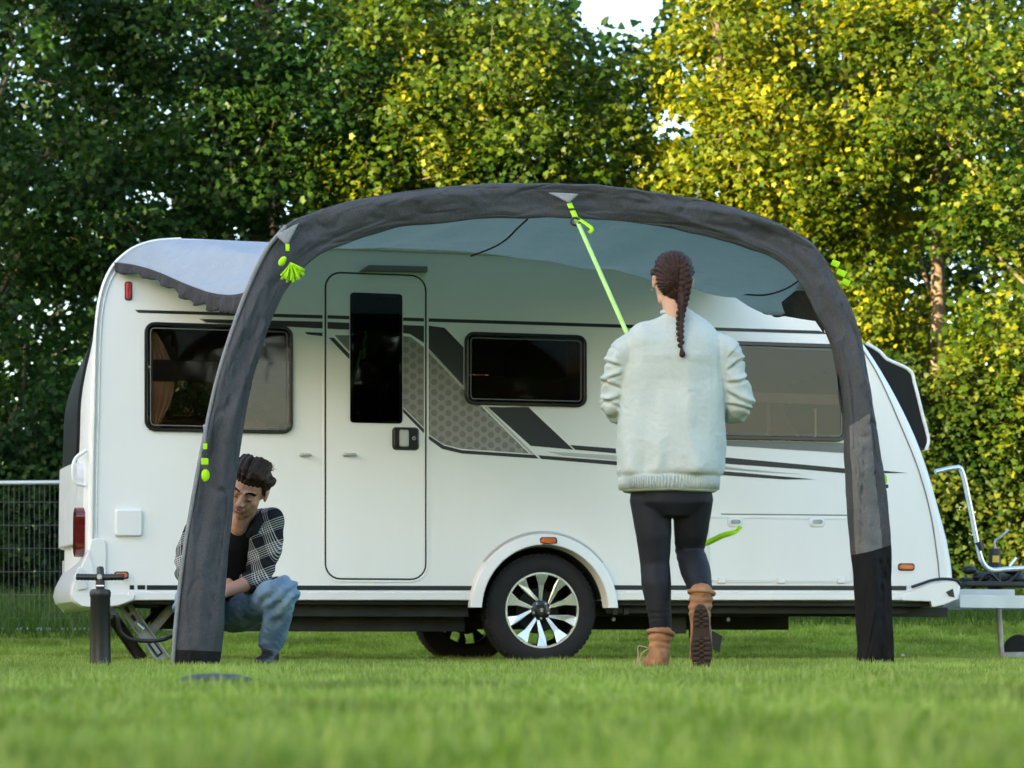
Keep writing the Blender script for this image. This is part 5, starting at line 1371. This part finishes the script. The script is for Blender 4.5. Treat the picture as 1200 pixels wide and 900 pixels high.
def head_frame(c, fwd, up, scale=1.0):
    f = Vector(fwd).normalized(); u = Vector(up); u = (u - f * u.dot(f)).normalized(); r = f.cross(u)   # r: the head's own right
    return lambda x, y, z: Vector(c) + (r * x + f * y + u * z) * scale, Matrix((r, f, u)).transposed(), scale
def add_head(mb, H):
    P, RM, k = H
    def B(x, y, z, rx, ry, rz): mb.ball(P(x, y, z), (rx * k, ry * k, rz * k), 18, 12, rot=RM)
    B(0, -.012, .030, .074, .093, .086); B(0, .030, -.022, .061, .060, .085); B(0, .035, -.072, .047, .045, .036); B(0, .066, -.096, .019, .016, .016)
    for s in (-1, 1):
        B(s * .038, .052, -.024, .022, .022, .022); B(s * .036, .022, -.070, .019, .032, .024)
        B(s * .075, -.006, -.004, .008, .016, .027); B(s * .078, -.014, .010, .006, .013, .014); B(s * .011, .099, -.030, .0085, .011, .0075)
        cap(mb, P(s * .012, .0835, .022), P(s * .044, .070, .020), .0105 * k, .008 * k, 10)
        B(s * .031, .073, .0125, .0165, .012, .0055)
        B(s * .031, .072, -.0095, .015, .011, .005)
    cap(mb, P(0, .085, .012), P(0, .106, -.026), .0085 * k, .012 * k, 10)
    cap(mb, P(-.017, .087, -.052), P(.017, .087, -.052), .0062 * k, .0062 * k, 8); cap(mb, P(-.014, .086, -.063), P(.014, .086, -.063), .0070 * k, .0070 * k, 8)
def add_eyes(H, parent, lid=-20, skin=None):
    skin = skin or M['skin_f']
    P, RM, k = H
    for s in (-1, 1):
        e = MB().ball(P(s * .031, .0725, .001), .0118 * k, 16, 12).build('eye', M['eye'], parent, smooth=180)
        ld_ = MB(); rws = []
        for i in range(9):
            th = R(-lid + (90 + lid) * i / 8); rws.append([P(s * .031 + .0136 * math.cos(q) * math.cos(th), .0725 + .0136 * math.sin(q) * math.cos(th) * 1.0, .001 + .0136 * math.sin(th)) for q in np.linspace(R(0), R(180), 13)])
        ld_.grid(rws).build('eyelid', skin, e, smooth=180, solid=.001)
        f = (P(0, 1, 0) - P(0, 0, 0)).normalized()
        MB().lathe(P(s * .031, .0725, .001), f, [(0, .0124 * k), (.0035 * k, .0123 * k), (.0056 * k, .0107 * k)], 16).build('iris', M['iris'], parent, smooth=180)
def brows(H, parent, m):
    P, RM, k = H
    for s in (-1, 1):
        mb = MB()
        for j in range(26):
            f = j / 25; x = s * (.013 + .036 * f); y = .0925 - .016 * f * f; z = .0255 + .006 * math.sin(math.pi * min(1, f * 1.1))
            for q in range(3): mb.tube([P(x, y, z - .004 + .003 * q), P(x + s * .007, y + .001 - .002 * f, z + .001 + .003 * q)], [.0013 * k, .0006 * k], n=4)
        mb.build('eyebrow', m, parent)

def add_hand(mb, wrist, dirv, palm_n, side, curl=.9, k=1.0, spread=.10):
    """palm and five bent fingers; dirv: wrist to knuckles, palm_n: the way the palm faces, side: +1 / -1 thumb side"""
    d = Vector(dirv).normalized(); n_ = Vector(palm_n); n_ = (n_ - d * n_.dot(d)).normalized(); w = d.cross(n_).normalized() * side
    wr = Vector(wrist)
    for q in (-.5, 0, .5): cap(mb, wr + w * q * .035 * k, wr + d * .085 * k + w * q * .058 * k, .016 * k, .0125 * k, 10)
    lens_ = ((.78, .042, .026, .020), (.27, .046, .030, .022), (-.26, .042, .028, .021), (-.76, .034, .021, .018))
    for q, a, b, c in lens_:
        p = wr + d * (.088 - .008 * abs(q - .2)) * k + w * q * .038 * k; ang = 0.0; dd = (d + w * q * spread).normalized()
        rr = .0088 * k
        for L_, cu in ((a, .45), (b, .75), (c, .55)):
            ang += cu * curl
            v = dd * math.cos(ang) + n_ * math.sin(ang); p2 = p + v * L_ * k
            cap(mb, p, p2, rr, rr * .9, 10); p = p2; rr *= .9
    p = wr + d * .025 * k + w * .024 * k; v = (d * .55 + w * .75 + n_ * .35).normalized()
    for L_, f in ((.040, 0), (.034, .35), (.026, .5)):
        v = (v + d * f * .6 + n_ * f * .5 * curl - w * f * .35).normalized(); p2 = p + v * L_ * k; cap(mb, p, p2, .0115 * k, .0098 * k, 10); p = p2

def strands(name, m, parent, items, width=.0022):
    """items: lists of points; flat tapering locks"""
    vs, fs = [], []
    for pts in items:
        b = len(vs); n = len(pts)
        for i, p in enumerate(pts):
            t = (Vector(pts[min(i + 1, n - 1)]) - Vector(pts[max(i - 1, 0)])).normalized(); sv = t.cross(Vector((.3, -1, .2))).normalized() * width * (1 - i / (n - 1) * .85) / 2
            vs += [Vector(p) - sv, Vector(p) + sv]
        fs += [(b + 2*i, b + 2*i + 1, b + 2*i + 3, b + 2*i + 2) for i in range(n - 1)]
    return tag(MB().add(vs, fs).build(name, m, parent, smooth=180), kind='stuff')

def boot(parent, heel, fdir, updir, leg_top, m, sole_m, lugs=True, k=1.0, lace=True, shaft_r=.052, lside=1, dangle=True):
    """a laced boot: heel = point under the heel, fdir towards the toe, updir away from the sole"""
    f = Vector(fdir).normalized(); u = Vector(updir); u = (u - f * u.dot(f)).normalized(); s = f.cross(u)
    P = lambda x, y, z: Vector(heel) + (f * x + s * y + u * z) * k
    mb = MB(); RM = Matrix((s, f, u)).transposed()
    mb.ball(P(.035, 0, .055), (.036 * k, .045 * k, .048 * k), 16, 12, rot=RM); mb.ball(P(.12, 0, .048), (.040 * k, .075 * k, .040 * k), 16, 12, rot=RM)
    mb.ball(P(.20, .004, .042), (.045 * k, .062 * k, .036 * k), 16, 12, rot=RM); mb.ball(P(.235, .004, .040), (.038 * k, .036 * k, .030 * k), 16, 12, rot=RM)
    for y in (-.026, .026): cap(mb, P(.03, y * .8, .030), P(.21, y, .030), .022 * k, .024 * k)
    ank = P(.052, 0, .095); top = Vector(leg_top); cap(mb, P(.04, 0, .05), ank, .042 * k, .045 * k); cap(mb, P(.10, 0, .06), ank, .038 * k, .045 * k)
    cap(mb, ank, top, .046 * k, shaft_r * k); ax = (top - ank).normalized()
    def crease(c, n):
        h = (c - ank).dot(ax); return .0035 * math.sin(h * 210 + 3 * nz(c, 12)) * sm(-.02, .02, h) * (1 - sm(.07, .11, h)) + .0025 * nz(c, 45) + .003 * nz(c, 20)
    b = meld(mb, .005, 3, crease, 'boot', m, parent)
    # collar pad
    mb2 = MB(); a_ = Vector((0, 1, 0)) if abs(ax.y) < .9 else Vector((1, 0, 0)); a_ = (a_ - ax * a_.dot(ax)).normalized(); b_ = ax.cross(a_)
    mb2.tube([top + ax * .005 + (a_ * math.cos(q) + b_ * math.sin(q)) * (shaft_r + .001) * k for q in np.linspace(0, 2 * math.pi, 20)[:-1]], .010 * k, n=8, closed=True)
    mb2.build('boot_collar', m, b, smooth=180)
    out = []
    for i in range(36):
        a = 2 * math.pi * i / 36; x = .130 + .150 * math.cos(a); wv_ = .042 + .008 * sm(.08, .22, x) - .006 * math.exp(-((x - .095) / .04) ** 2)
        out.append((x, wv_ * math.copysign(abs(math.sin(a)) ** .75, math.sin(a))))
    sm_ = MB().prism([P(x, y, .000) for x, y in out], [P(x, y, .026) for x, y in out])
    if lugs:
        for i in range(13):
            x = .0 + .0215 * i; hw = .036 + .008 * sm(.08, .22, x) - .006 * math.exp(-((x - .095) / .04) ** 2)
            if .083 < x < .112: continue
            hw *= math.sqrt(max(.1, 1 - ((x - .13) / .155) ** 4))
            for sg in (-1, 1):
                sm_.box(P(x, sg * hw * .58, -.005), (f + s * sg * .25) * .0068 * k, s * hw * .36 * k, u * .006 * k)
            sm_.box(P(x + .010, 0, -.004), f * .005 * k, s * .010 * k, u * .005 * k)
    sm_.build('sole', sole_m, b, bevel=.003)
    if lace:
        ml = MB()
        for i in range(5):
            q = ank.lerp(top, i / 4.6); q = q + f * (shaft_r * .98) * k
            ml.tube([q - s * .022 * k, q + f * .006 * k, q + s * .022 * k + ax * .014 * k], .0024 * k, n=6)
        q = ank + f * .03 * k + s * lside * .035 * k; s = s * lside
        if dangle: ml.tube(spline([q, q + s * .03 + ax * -.02, q + s * .04 - ax * .06, q + s * .035 - ax * .09], 12), .0024, n=6); ml.tube(spline([q, q + s * .05 + ax * .01, q + s * .045 - ax * .03, q + s * .05 - ax * .075], 12), .0024, n=6)
        ml.build('laces', M['lace'], b, smooth=180)
    return b

# ---- the woman, seen from behind
def P_(x, y, d=0.0): return W(x, y, DW + d)
wo = empty('person', (P_(790, 0).x, DW, 0), 0, 'woman in pale mint sweatshirt and charcoal leggings with her back turned, holding the lime strap', 'person')
HW = head_frame(P_(788, 329, -.005), (-.14, 1, .10), (0, -.05, 1), 1.06)
neck_b = P_(793, 384, -.01)
body = MB()
add_head(body, HW)
cap(body, HW[0](0, -.02, -.04), neck_b, .050, .056); cap(body, HW[0](0, -.045, -.03), P_(792, 375, -.03), .040, .05)
cap(body, P_(752, 399, 0), P_(832, 399, 0), .042, .042)
rings(body, [(P_(790, 585), .155, .105), (P_(789, 550), .16, .115), (P_(788, 500), .13, .095), (P_(789, 450), .14, .10), (P_(790, 410), .155, .095), (P_(790, 385), .10, .07)])
shl, shr = P_(741, 405, .0), P_(846, 405, .0)
ell, elr = P_(722, 468, .02), P_(857, 470, .01)
wrl, wrr = P_(752, 462, .27), P_(800, 474, .27)
chain(body, [shl, ell, wrl], [.038, .030, .024]); chain(body, [shr, elr, wrr], [.038, .030, .024])
add_hand(body, wrl, hand_l - wrl, (.2, -.2, -.6), 1, 1.05); add_hand(body, wrr, hand_r - wrr + Vector((-.04, 0, 0)), (-.1, -.2, -.8), -1, 1.05)
legL = [P_(762, 585), P_(766, 625, .0), P_(767.5, 660, .015), P_(769, 684, .0), P_(773, 720, .0), P_(775, 742, .01)]
rL = [.087, .076, .062, .0635, .049, .044]
legR = [P_(812, 585), P_(810, 620, .05), P_(808, 645, .10), P_(815, 668, .03), P_(821, 690, -.045), P_(822, 702, -.065)]
rR = [.085, .074, .061, .064, .050, .040]
chain(body, legL, [r * .94 for r in rL]); chain(body, legR, [r * .94 for r in rR])
cap(body, legL[-1], P_(775, 772, -.0), .034, .030); cap(body, legR[-1], P_(822, 716, -.09), .032, .030)
Pw = HW[0]
def w_tint(c):
    d = (c - Pw(0, .09, -.057)); return .8 if d.length < .02 and abs(d.z) < .010 else 0
meld(body, .0052, 3, None, 'body', M['skin_f'], wo, w_tint)
add_eyes(HW, wo); brows(HW, wo, M['hair_w'])
# leggings
lg = MB(); chain(lg, legL, rL, 20); chain(lg, legR, [r * (1 if r > .045 else .95) for r in rR], 20)
rings(lg, [(P_(788, 606), .085, .085), (P_(788, 590), .160, .118), (P_(788, 560), .166, .122), (P_(788, 540), .150, .11)])
def lg_fn(c, n):
    v = .0015 * nz(c, 18)
    dk = (c - legR[2]); v += .0045 * math.sin(dk.z * 190 + c.x * 30) * math.exp(-(dk.length / .06) ** 2)
    for ank in (legL[4], legR[4]):
        d = (c - ank).length
        v += .002 * math.sin(c.z * 260) * math.exp(-(d / .05) ** 2)
    return v
meld(lg, .006, 5, lg_fn, 'leggings', M['legging'], wo)
# sweatshirt
sw = MB()
rings(sw, [(P_(784, 577, 0), .193, .140), (P_(784, 572, 0), .204, .148), (P_(784, 559, 0), .209, .150), (P_(785, 553, 0), .219, .156), (P_(787, 530, 0), .224, .150), (P_(788, 490, 0), .221, .138), (P_(789, 450, 0), .219, .132),
           (P_(790, 420, 0), .214, .142), (P_(790, 400, 0), .212, .130), (P_(790, 389, 0), .198, .112), (P_(791, 381, 0), .168, .096), (P_(792, 374, -.005), .124, .084), (P_(792, 368, -.005), .086, .074), (P_(792, 364.5, -.005), .068, .068)], p=2.25)
chain(sw, [P_(758, 400), P_(733, 416, .0), P_(722, 446, .015), P_(720, 472, .04), P_(724, 480, .09), wrl + Vector((-.015, -.02, 0))], [.080, .080, .060, .060, .058, .040], 18)
chain(sw, [P_(822, 400), P_(845, 414, .0), P_(857, 446, .005), P_(864, 470, .02), P_(860, 480, .07), wrr + Vector((.02, -.02, 0))], [.082, .086, .066, .066, .062, .042], 18)
cxw = P_(789, 470).x
CRL = [(P_(0, y).z, s, d) for y, s, d in ((415, .9, .008), (430, .5, .013), (443, -.5, .014), (455, .4, .014), (466, -.3, .012), (478, .5, .010))]
CRR = [(P_(0, y).z, s, d) for y, s, d in ((420, .9, .008), (436, .8, .014), (449, .3, .014), (462, -.5, .013), (474, -.2, .010))]
def sw_fn(c, n):
    x, y, z = c; r_ = abs(x - cxw); v = 0; hb = sm(P_(0, 562).z, P_(0, 550).z, z)
    arm = sm(.215, .245, r_) * sm(1.42, 1.34, z) if False else (sm(.212, .24, r_) * (1 - sm(1.30, 1.42, z)))
    # sleeves: bunched rings of cloth
    sgn = -1 if x < cxw else 1
    for zc, sl, dp in (CRL if x < cxw else CRR):
        q = (z - zc - sl * (r_ - .23) + .02 * nz((x * 9, y * 9, zc * 40), 1.0, 3)); v += arm * dp * (-math.exp(-(q / .0065) ** 2) + .55 * math.exp(-((q - .014) / .010) ** 2))
    v += arm * (.0015 * math.sin(z * 105 + sgn * x * 60 + 9 * nz(c, 6, 3)) * (.4 + nz(c, 5, 9)) * 2 - .016 * abs(nz((x * 9, y * 8, z * 14 + sgn * x * 8), 1.0, 8)) + .004 * nz(c, 20, 1) + .007)
    tor = 1 - arm
    lowz = 1 - sm(.78, 1.05, z)
    v += tor * (.026 * nz((x * 6, y * 4, z * 1.5), 1.0, 4) + .009 * nz((x * 14, y * 9, z * 2.2), 1.0, 8) + .006 * nz((x * 5 + z * 4, y * 4, z * 6 - x * 3), 1.0, 24))
    v += tor * lowz * .034 * nz((x * 13, y * 9, z * 3.5), 1.0, 12) * sm(.80, .84, z)
    v -= tor * .010 * abs(nz((x * 9 + z * 7, y * 5, z * 3 - x * 6), 1.0, 14)) * math.exp(-((z - .93) / .10) ** 2)
    v -= .006 * math.exp(-((z - P_(0, 558).z) / .006) ** 2) * tor
    # shoulder seams dropping to the arm
    v -= tor * .003 * math.exp(-((r_ - .19) / .006) ** 2) * sm(1.2, 1.3, z)
    return (v + .0012 * nz(c, 60)) * (.25 + .75 * hb)
shirt = meld(sw, .0065, 4, sw_fn, 'sweatshirt', M['sweat'], wo)
nb_ = MB(); nc = P_(793, 366, -.005)
nb_.tube([nc + Vector((.064 * math.cos(a), .062 * math.sin(a), .004 * math.sin(a))) for a in np.linspace(0, 2 * math.pi, 36)[:-1]], .0085, n=8, closed=True, flat=.8)
nb_.build('neckband', M['sweat'], shirt, smooth=180)
# hem and cuff ribbing
rb = MB()
for j in range(110):
    a = 2 * math.pi * j / 110; ca_, sa_ = math.cos(a), math.sin(a); ex_, ey_ = math.copysign(abs(ca_) ** (2 / 2.25), ca_), math.copysign(abs(sa_) ** (2 / 2.25), sa_)
    a0_, a1_ = P_(784, 574), P_(784, 560)
    rb.tube([a0_ + Vector((.207 * ex_, .151 * ey_, 0)), a1_ + Vector((.212 * ex_, .154 * ey_, 0))], .0030, n=6)
rb.build('hem_ribbing', M['sweat'], shirt, smooth=180)
# hair: smooth cap pulled into a plait
hr = MB()
def Bh(x, y, z, rx, ry, rz, tilt=0): hr.ball(Pw(x, y, z), (rx, ry, rz), 20, 14, rot=HW[1])
Bh(0, -.022, .034, .081, .094, .088); Bh(0, -.040, .005, .076, .074, .085); Bh(.008, -.055, -.040, .052, .050, .052); Bh(0, .02, .068, .070, .075, .052); Bh(.018, -.07, -.070, .028, .032, .04)
for s in (-1, 1): cap(hr, Pw(s * .066, .045, .035), Pw(s * .072, -.01, .030), .014, .018)
def hr_fn(c, n):
    v = c - Pw(.012, -.10, -.03)
    ang = math.atan2(v.x, v.z); return .0022 * math.sin(ang * 46 + 4 * nz(c, 9)) + .0016 * nz(c, 70) + .002 * nz(c, 25)
hair = meld(hr, .0042, 3, hr_fn, 'hair', M['hair_w'], wo)
# plait
pl = MB(); path = spline([P_(801, 310, -.115), P_(803, 330, -.128), P_(801, 352, -.120), P_(797.5, 372, -.125), P_(797, 390, -.152), P_(798, 405, -.165)], 30)
for i in range(30):
    f = i / 29; k = (1.05 + .3 * math.sin(math.pi * min(1, f * 2.0))) * (1 - .30 * max(0, f - .5) / .5)
    t = (path[min(i + 1, 29)] - path[max(i - 1, 0)]).normalized(); s = -1 if i % 2 else 1
    sv = Vector((1, 0, 0)); rot = Euler((0, R(-38 * s), 0)).to_matrix()
    pl.ball(path[i] + sv * s * .0075 * k, (.0150 * k, .0130 * k, .0115 * k), 12, 8, rot=rot)
cap(pl, path[0], path[-1], .010, .006)
cap(pl, P_(799, 408, -.166), P_(799, 412, -.168), .005, .010); pl.ball(P_(799.5, 415, -.168), (.014, .011, .015), 12, 8)
meld(pl, .0026, 3, lambda c, n: .0009 * math.sin(c.z * 900 + c.x * 500), 'plait', M['hair_w'], hair)
MB().tube([P_(798, 406, -.166) + Vector((.0065 * math.cos(a), .0065 * math.sin(a), 0)) for a in np.linspace(0, 2 * math.pi, 12)[:-1]], .0026, n=6, closed=True).build('hair_tie', M['blkplastic'], hair, smooth=180)
it = []
for _ in range(420):
    d = Vector((random.gauss(0, 1), random.gauss(-.5, 1), random.gauss(.3, 1))).normalized()
    if d.z < -.3: continue
    p = Pw(d.x * .079, -.022 + d.y * .091, .034 + d.z * .086); q = p.lerp(Pw(.012, -.11, -.03), .22) + Vector(d) * random.uniform(.003, .010) ; it.append([p, p.lerp(q, .5) + Vector(d) * .006, q])
for _ in range(160):
    i = random.randint(6, 26); p = path[i] + Vector((random.uniform(-.014, .014), -.005, 0)); it.append([p, p + Vector((random.uniform(-.012, .004), -.003, -.012)), p + Vector((random.uniform(-.022, .010), 0, -.028))])
strands('loose_hairs', M['hair_w'], hair, it, .0012)
MB().tube([P_(792, 0).x * Vector((1, 0, 0)) + Vector((.058 * math.cos(a), DW - .005 + .060 * math.sin(a), P_(0, 364).z + .004 + .006 * math.sin(a))) for a in np.linspace(0, 2 * math.pi, 60)[:-1]], .0016, n=5, closed=True).build('necklace', M['gold'], wo, smooth=180)
MB().ball(Pw(-.083, -.006, -.036), .004, 8, 6).build('earring', M['gold'], wo, smooth=180)
# boots: left planted, right pushing off its toe so that the sole shows
boot(wo, P_(774.5, 786, -.06), (-.10, 1, .0), (0, 0, 1), P_(774, 743, .0), M['tan'], M['solebrown'], lugs=True, k=.98, lside=-1)
boot(wo, P_(821, 714, -.17) + Vector((0, -.02, 0)), (.03, .20, -.97), (.0, .97, .20), P_(822, 696, -.075), M['tan'], M['solebrown'], lugs=True, k=.96, shaft_r=.052, dangle=False)

# ---- the man crouching behind the left leg of the awning
MD = 12.55
def Q_(x, y, d=0.0): return W(x, y, MD + d)
ma = empty('person', (Q_(270, 0).x, MD, 0), 0, 'crouching dark haired man in plaid shirt and washed jeans behind the left awning leg', 'person')
HM = head_frame(Q_(292, 575, -.02), (-.26, -.88, -.40), (.30, -.4, 1), 1.16)
Pm = HM[0]
bd = MB(); add_head(bd, HM)
nk = Q_(277, 622, .12)
cap(bd, Pm(0, -.02, -.05), nk, .056, .062); cap(bd, Pm(0, .0, -.06), Q_(279, 618, .07), .045, .05)
hip = Q_(256, 716, .42)
rings(bd, [(hip, .15, .12), (hip + Vector((0, -.06, .12)), .14, .115), (Q_(262, 672, .28), .145, .11), (Q_(266, 645, .20), .165, .11), (Q_(272, 625, .14), .14, .08), (Q_(275, 614, .12), .07, .06)])
sR, eR, wR_ = Q_(318, 611, .12), Q_(303, 679, .10), Q_(262, 694, -.03)      # arm on the picture's right
sL, eL, wL_ = Q_(232, 622, .16), Q_(219, 672, .02), Q_(240, 690, -.02)
chain(bd, [sR, eR, wR_], [.052, .044, .029]); chain(bd, [sL, eL, wL_], [.052, .044, .029])
add_hand(bd, wR_, (-1, -.15, -.05), (0, .6, -.6), -1, .9, 1.05); add_hand(bd, wL_, (.9, .1, .25), (0, .6, -.6), 1, .9, 1.05)
kR, aR = Q_(332, 694, -.06), Q_(318, 752, .12)
kL, aL = Q_(222, 706, -.05), Q_(238, 756, .14)
chain(bd, [hip + Vector((.09, 0, 0)), kR, aR], [.080, .052, .036]); chain(bd, [hip + Vector((-.09, 0, 0)), kL, aL], [.080, .052, .036])
cap(bd, aR, aR + Vector((0, 0, -.05)), .030, .028); cap(bd, aL, aL + Vector((0, 0, -.05)), .030, .028)
def loc(c):
    P0 = Pm(0, 0, 0); r = (Pm(1, 0, 0) - P0).normalized(); f = (Pm(0, 1, 0) - P0).normalized(); u = (Pm(0, 0, 1) - P0).normalized(); d = (c - P0) / 1.16
    return d.dot(r), d.dot(f), d.dot(u)
def m_tint(c):
    x, y, z = loc(c)
    if abs(x) > .09 or z > .05 or z < -.16 or y < -.03: return 0
    v = 0
    if abs(x) < .020 and y > .06 and -.071 < z < -.046: return .30
    jaw = sm(-.030, -.065, z) if False else 1 - sm(-.068, -.034, z)
    v = .40 * jaw * sm(-.02, .02, y) * (1 - sm(-.105, -.135, z) if False else 1)
    if z < -.115: v *= .3
    if -.047 < z < -.034 and abs(x) < .024 and y > .07: v = max(v, .42)
    if z < -.05 and abs(x) < .03: v = max(v, .44 if z > -.112 else .12)
    return v * (.85 + .3 * nz(c, 160))
meld(bd, .0046, 5, None, 'body', M['skin'], ma, m_tint)
add_eyes(HM, ma, 22, M['skin']); brows(HM, ma, M['hair_m'])
MB().tube([Pm(-.013, .0945, -.0570), Pm(0, .0968, -.0585), Pm(.013, .0945, -.0570)], .0022, n=6).build('teeth', M['eye'], ma, smooth=180)
MB().tube(spline([Pm(-.021, .0885, -.0535), Pm(-.008, .0965, -.0535), Pm(0, .0975, -.0545), Pm(.008, .0965, -.0535), Pm(.021, .0885, -.0535)], 16), .0034, n=8).build('lip', M['lips'], ma, smooth=180)
MB().tube(spline([Pm(-.020, .0885, -.0555), Pm(-.010, .0955, -.0625), Pm(0, .0975, -.0645), Pm(.010, .0955, -.0625), Pm(.020, .0885, -.0555)], 16), .0040, n=8).build('lip', M['lips'], ma, smooth=180)
for s in (-1, 1):
    MB().tube(spline([Pm(s * .0175, .083, -.003), Pm(s * .025, .0875, -.0055), Pm(s * .034, .086, -.0055), Pm(s * .044, .078, -.002)], 12), .0014, n=5).build('eyelashes', M['hair_m'], ma, smooth=180)
    MB().ball(Pm(s * .0085, .101, -.0375), (.0035, .003, .002), 8, 6).build('nostril', M['seam'], ma, smooth=180)
# hair
mh = MB()
def Bm(x, y, z, rx, ry, rz): mh.ball(Pm(x, y, z), (rx * 1.16, ry * 1.16, rz * 1.16), 18, 12, rot=HM[1])
Bm(0, -.030, .040, .081, .086, .086); Bm(0, -.010, .070, .077, .088, .062); Bm(0, -.065, .0, .066, .050, .070)
# two combed-back lobes either side of a parting, on the head's own left; sides cut close
for x0, x1, r0 in ((-.052, -.030, .026), (-.030, -.012, .028), (-.008, .000, .028), (.012, .020, .028), (.034, .036, .027), (.052, .048, .024)):
    chain(mh, [Pm(x0, .070 - abs(x0) * .35, .094), Pm(x0 * 1.05, .045, .110 - abs(x0) * .25), Pm(x1 * 1.3, .0, .116 - abs(x1) * .25), Pm(x1 * 1.2, -.05, .108)], [r0 * .62 * 1.16, r0 * 1.16, r0 * 1.2 * 1.16, r0 * 1.1 * 1.16], 14)
for s in (-1, 1):
    chain(mh, [Pm(s * .058, .045, .078), Pm(s * .070, .01, .070), Pm(s * .072, -.04, .055)], [.016, .024, .030], 12)
for s in (-1, 1): cap(mh, Pm(s * .070, .028, .055), Pm(s * .074, .022, .012), .013, .007)
def mh_fn(c, n):
    x, y, z = loc(c); part = -.012 * math.exp(-((x - .018 + y * .12) / .006) ** 2) * sm(.06, .10, z); return part + .0016 * math.sin(x * 330 + 9 * nz((x * 9, y * 5, z * 5), 1.0)) + .003 * nz((x * 30, y * 9, z * 14), 1.0) + .0015 * nz(c, 90)
mhair = meld(mh, .0042, 2, mh_fn, 'hair', M['hair_m'], ma)
it = []
for _ in range(1500):
    x = random.gauss(0, .036); y = random.uniform(-.06, .075)
    if abs(x) > .062: continue
    zt_ = .118 + .030 * (1 - (abs(x) / .07) ** 2) - .5 * max(0, y - .035) - .10 * max(0, -y)
    p = Pm(x, y, zt_ - .022); L_ = random.uniform(.020, .042); sd_ = (1 if x > .015 else -1) * random.uniform(.1, .5)
    it.append([p, p + (Pm(sd_ * L_ * .4, -L_ * .5, .005) - Pm(0, 0, 0)), p + (Pm(sd_ * L_, -L_ * .9, -.004) - Pm(0, 0, 0))])
strands('hair_locks', M['hair_m'], mhair, it, .0042)
# black tee, open plaid shirt, jeans
te = MB(); rings(te, [(Q_(258, 700, .34), .152, .125), (Q_(262, 672, .27), .155, .122), (Q_(266, 645, .19), .17, .12), (Q_(271, 630, .145), .155, .10), (Q_(274, 619, .125), .118, .085)])
meld(te, .007, 4, lambda c, n: .004 * nz(c, 9), 't_shirt', M['blackjersey'], ma)
ps = MB()
rings(ps, [(Q_(259, 708, .40), .175, .130), (Q_(261, 690, .36), .178, .135), (Q_(264, 668, .32), .182, .128), (Q_(268, 645, .25), .195, .115), (Q_(273, 628, .20), .18, .09), (Q_(277, 615, .19), .12, .068)])
for sgn, (a, b, c) in ((1, (sR, eR, wR_)), (-1, (sL, eL, wL_))):
    chain(ps, [a + Vector((-.05 * sgn, .03, .0)), a, a.lerp(b, .5) + Vector((.018 * sgn, -.005, 0)), b, b.lerp(c, .26)], [.068, .072, .068, .062, .050], 18)
cap(ps, Q_(300, 622, .05), Q_(293, 700, .14), .030, .034); cap(ps, Q_(296, 615, .08), Q_(312, 606, .17), .030, .04); cap(ps, Q_(241, 625, .07), Q_(240, 700, .16), .028, .034)
cap(ps, Q_(298, 615, .06), Q_(287, 602, .14), .024, .020)
cap(ps, Q_(325, 682, .30), Q_(300, 690, .34), .03, .05)
def ps_fn(c, n):
    w_ = math.exp(-((c - eR).length / .11) ** 2) + math.exp(-((c - eL).length / .11) ** 2)
    return .007 * nz(c, 9, 3) - .007 * abs(nz(c, 14, 6)) + .007 * w_ * math.sin(c.z * 95 + c.x * 60)
shm = meld(ps, .0065, 3, ps_fn, 'plaid_shirt', M['plaid'], ma)
# rolled cuff and collar
q = eR.lerp(wR_, .27); ax_ = (wR_ - eR).normalized(); a_ = ax_.cross(Vector((0, 1, 0))).normalized(); b_ = ax_.cross(a_)
cf = MB(); rws = [[q + ax_ * o_ + (a_ * math.cos(t) + b_ * math.sin(t)) * r_ for t in np.linspace(0, 2 * math.pi, 28)[:-1]] for o_, r_ in ((-.03, .050), (-.028, .057), (.022, .054), (.026, .046), (.015, .040))]
cf.grid(rws, closed=True).build('cuff', M['plaid'], shm, smooth=60)
MB().grid([[Q_(x, y, d) for x, y, d in row] for row in (((306, 596, .12), (300, 606, .03), (294, 617, -.01), (288, 627, -.02)), ((310, 601, .13), (308, 612, .04), (302, 625, .0), (291, 632, -.02)))]).build('collar', M['blackjersey'], shm, smooth=180, solid=.008)
jn = MB()
for sgn, kk, aa in ((1, kR, aR), (-1, kL, aL)):
    h_ = hip + Vector((.09 * sgn, 0, .0))
    chain(jn, [h_, h_.lerp(kk, .5) + Vector((0, 0, -.005)), kk, kk.lerp(aa, .45) + Vector((0, .005, 0)), aa + Vector((0, 0, -.005))], [.115, .100, .082, .074, .066], 20)
    cap(jn, kk, kk + Vector((0, .02, .012)), .080, .075)
rings(jn, [(hip + Vector((0, 0, -.07)), .12, .10), (hip, .17, .14), (hip + Vector((0, -.02, .06)), .165, .135)])
def jn_fn(c, n):
    v = .006 * nz(c, 8, 2) - .006 * abs(nz((c.x * 26, c.y * 20, c.z * 34 + c.x * 12), 1.0, 15)) - .007 * abs(nz((c.x * 12, c.y * 10, c.z * 16), 1.0, 5))
    for kk in (kR, kL):
        d = (c - kk).length; v += .008 * math.sin(c.z * 80 - c.x * 70 + 2 * nz(c, 9)) * math.exp(-((d - .10) / .05) ** 2)
    for aa in (aR, aL): v += .007 * math.sin(c.z * 170 + 3 * nz(c, 10)) * math.exp(-((c - aa).length / .06) ** 2)
    return v
meld(jn, .0065, 3, jn_fn, 'jeans', M['denim'], ma)
for aa, x in ((aR, 315), (aL, 236)):
    hl = Vector((aa.x, aa.y + .055, .0)); boot(ma, hl, (-.12 if aa is aR else -.3, -1, 0), (0, 0, 1), Vector((aa.x, aa.y, .17)), M['blackjersey'] if False else M['blkplastic'], M['tyre'], lugs=False, k=.98, lace=False, shaft_r=.05)
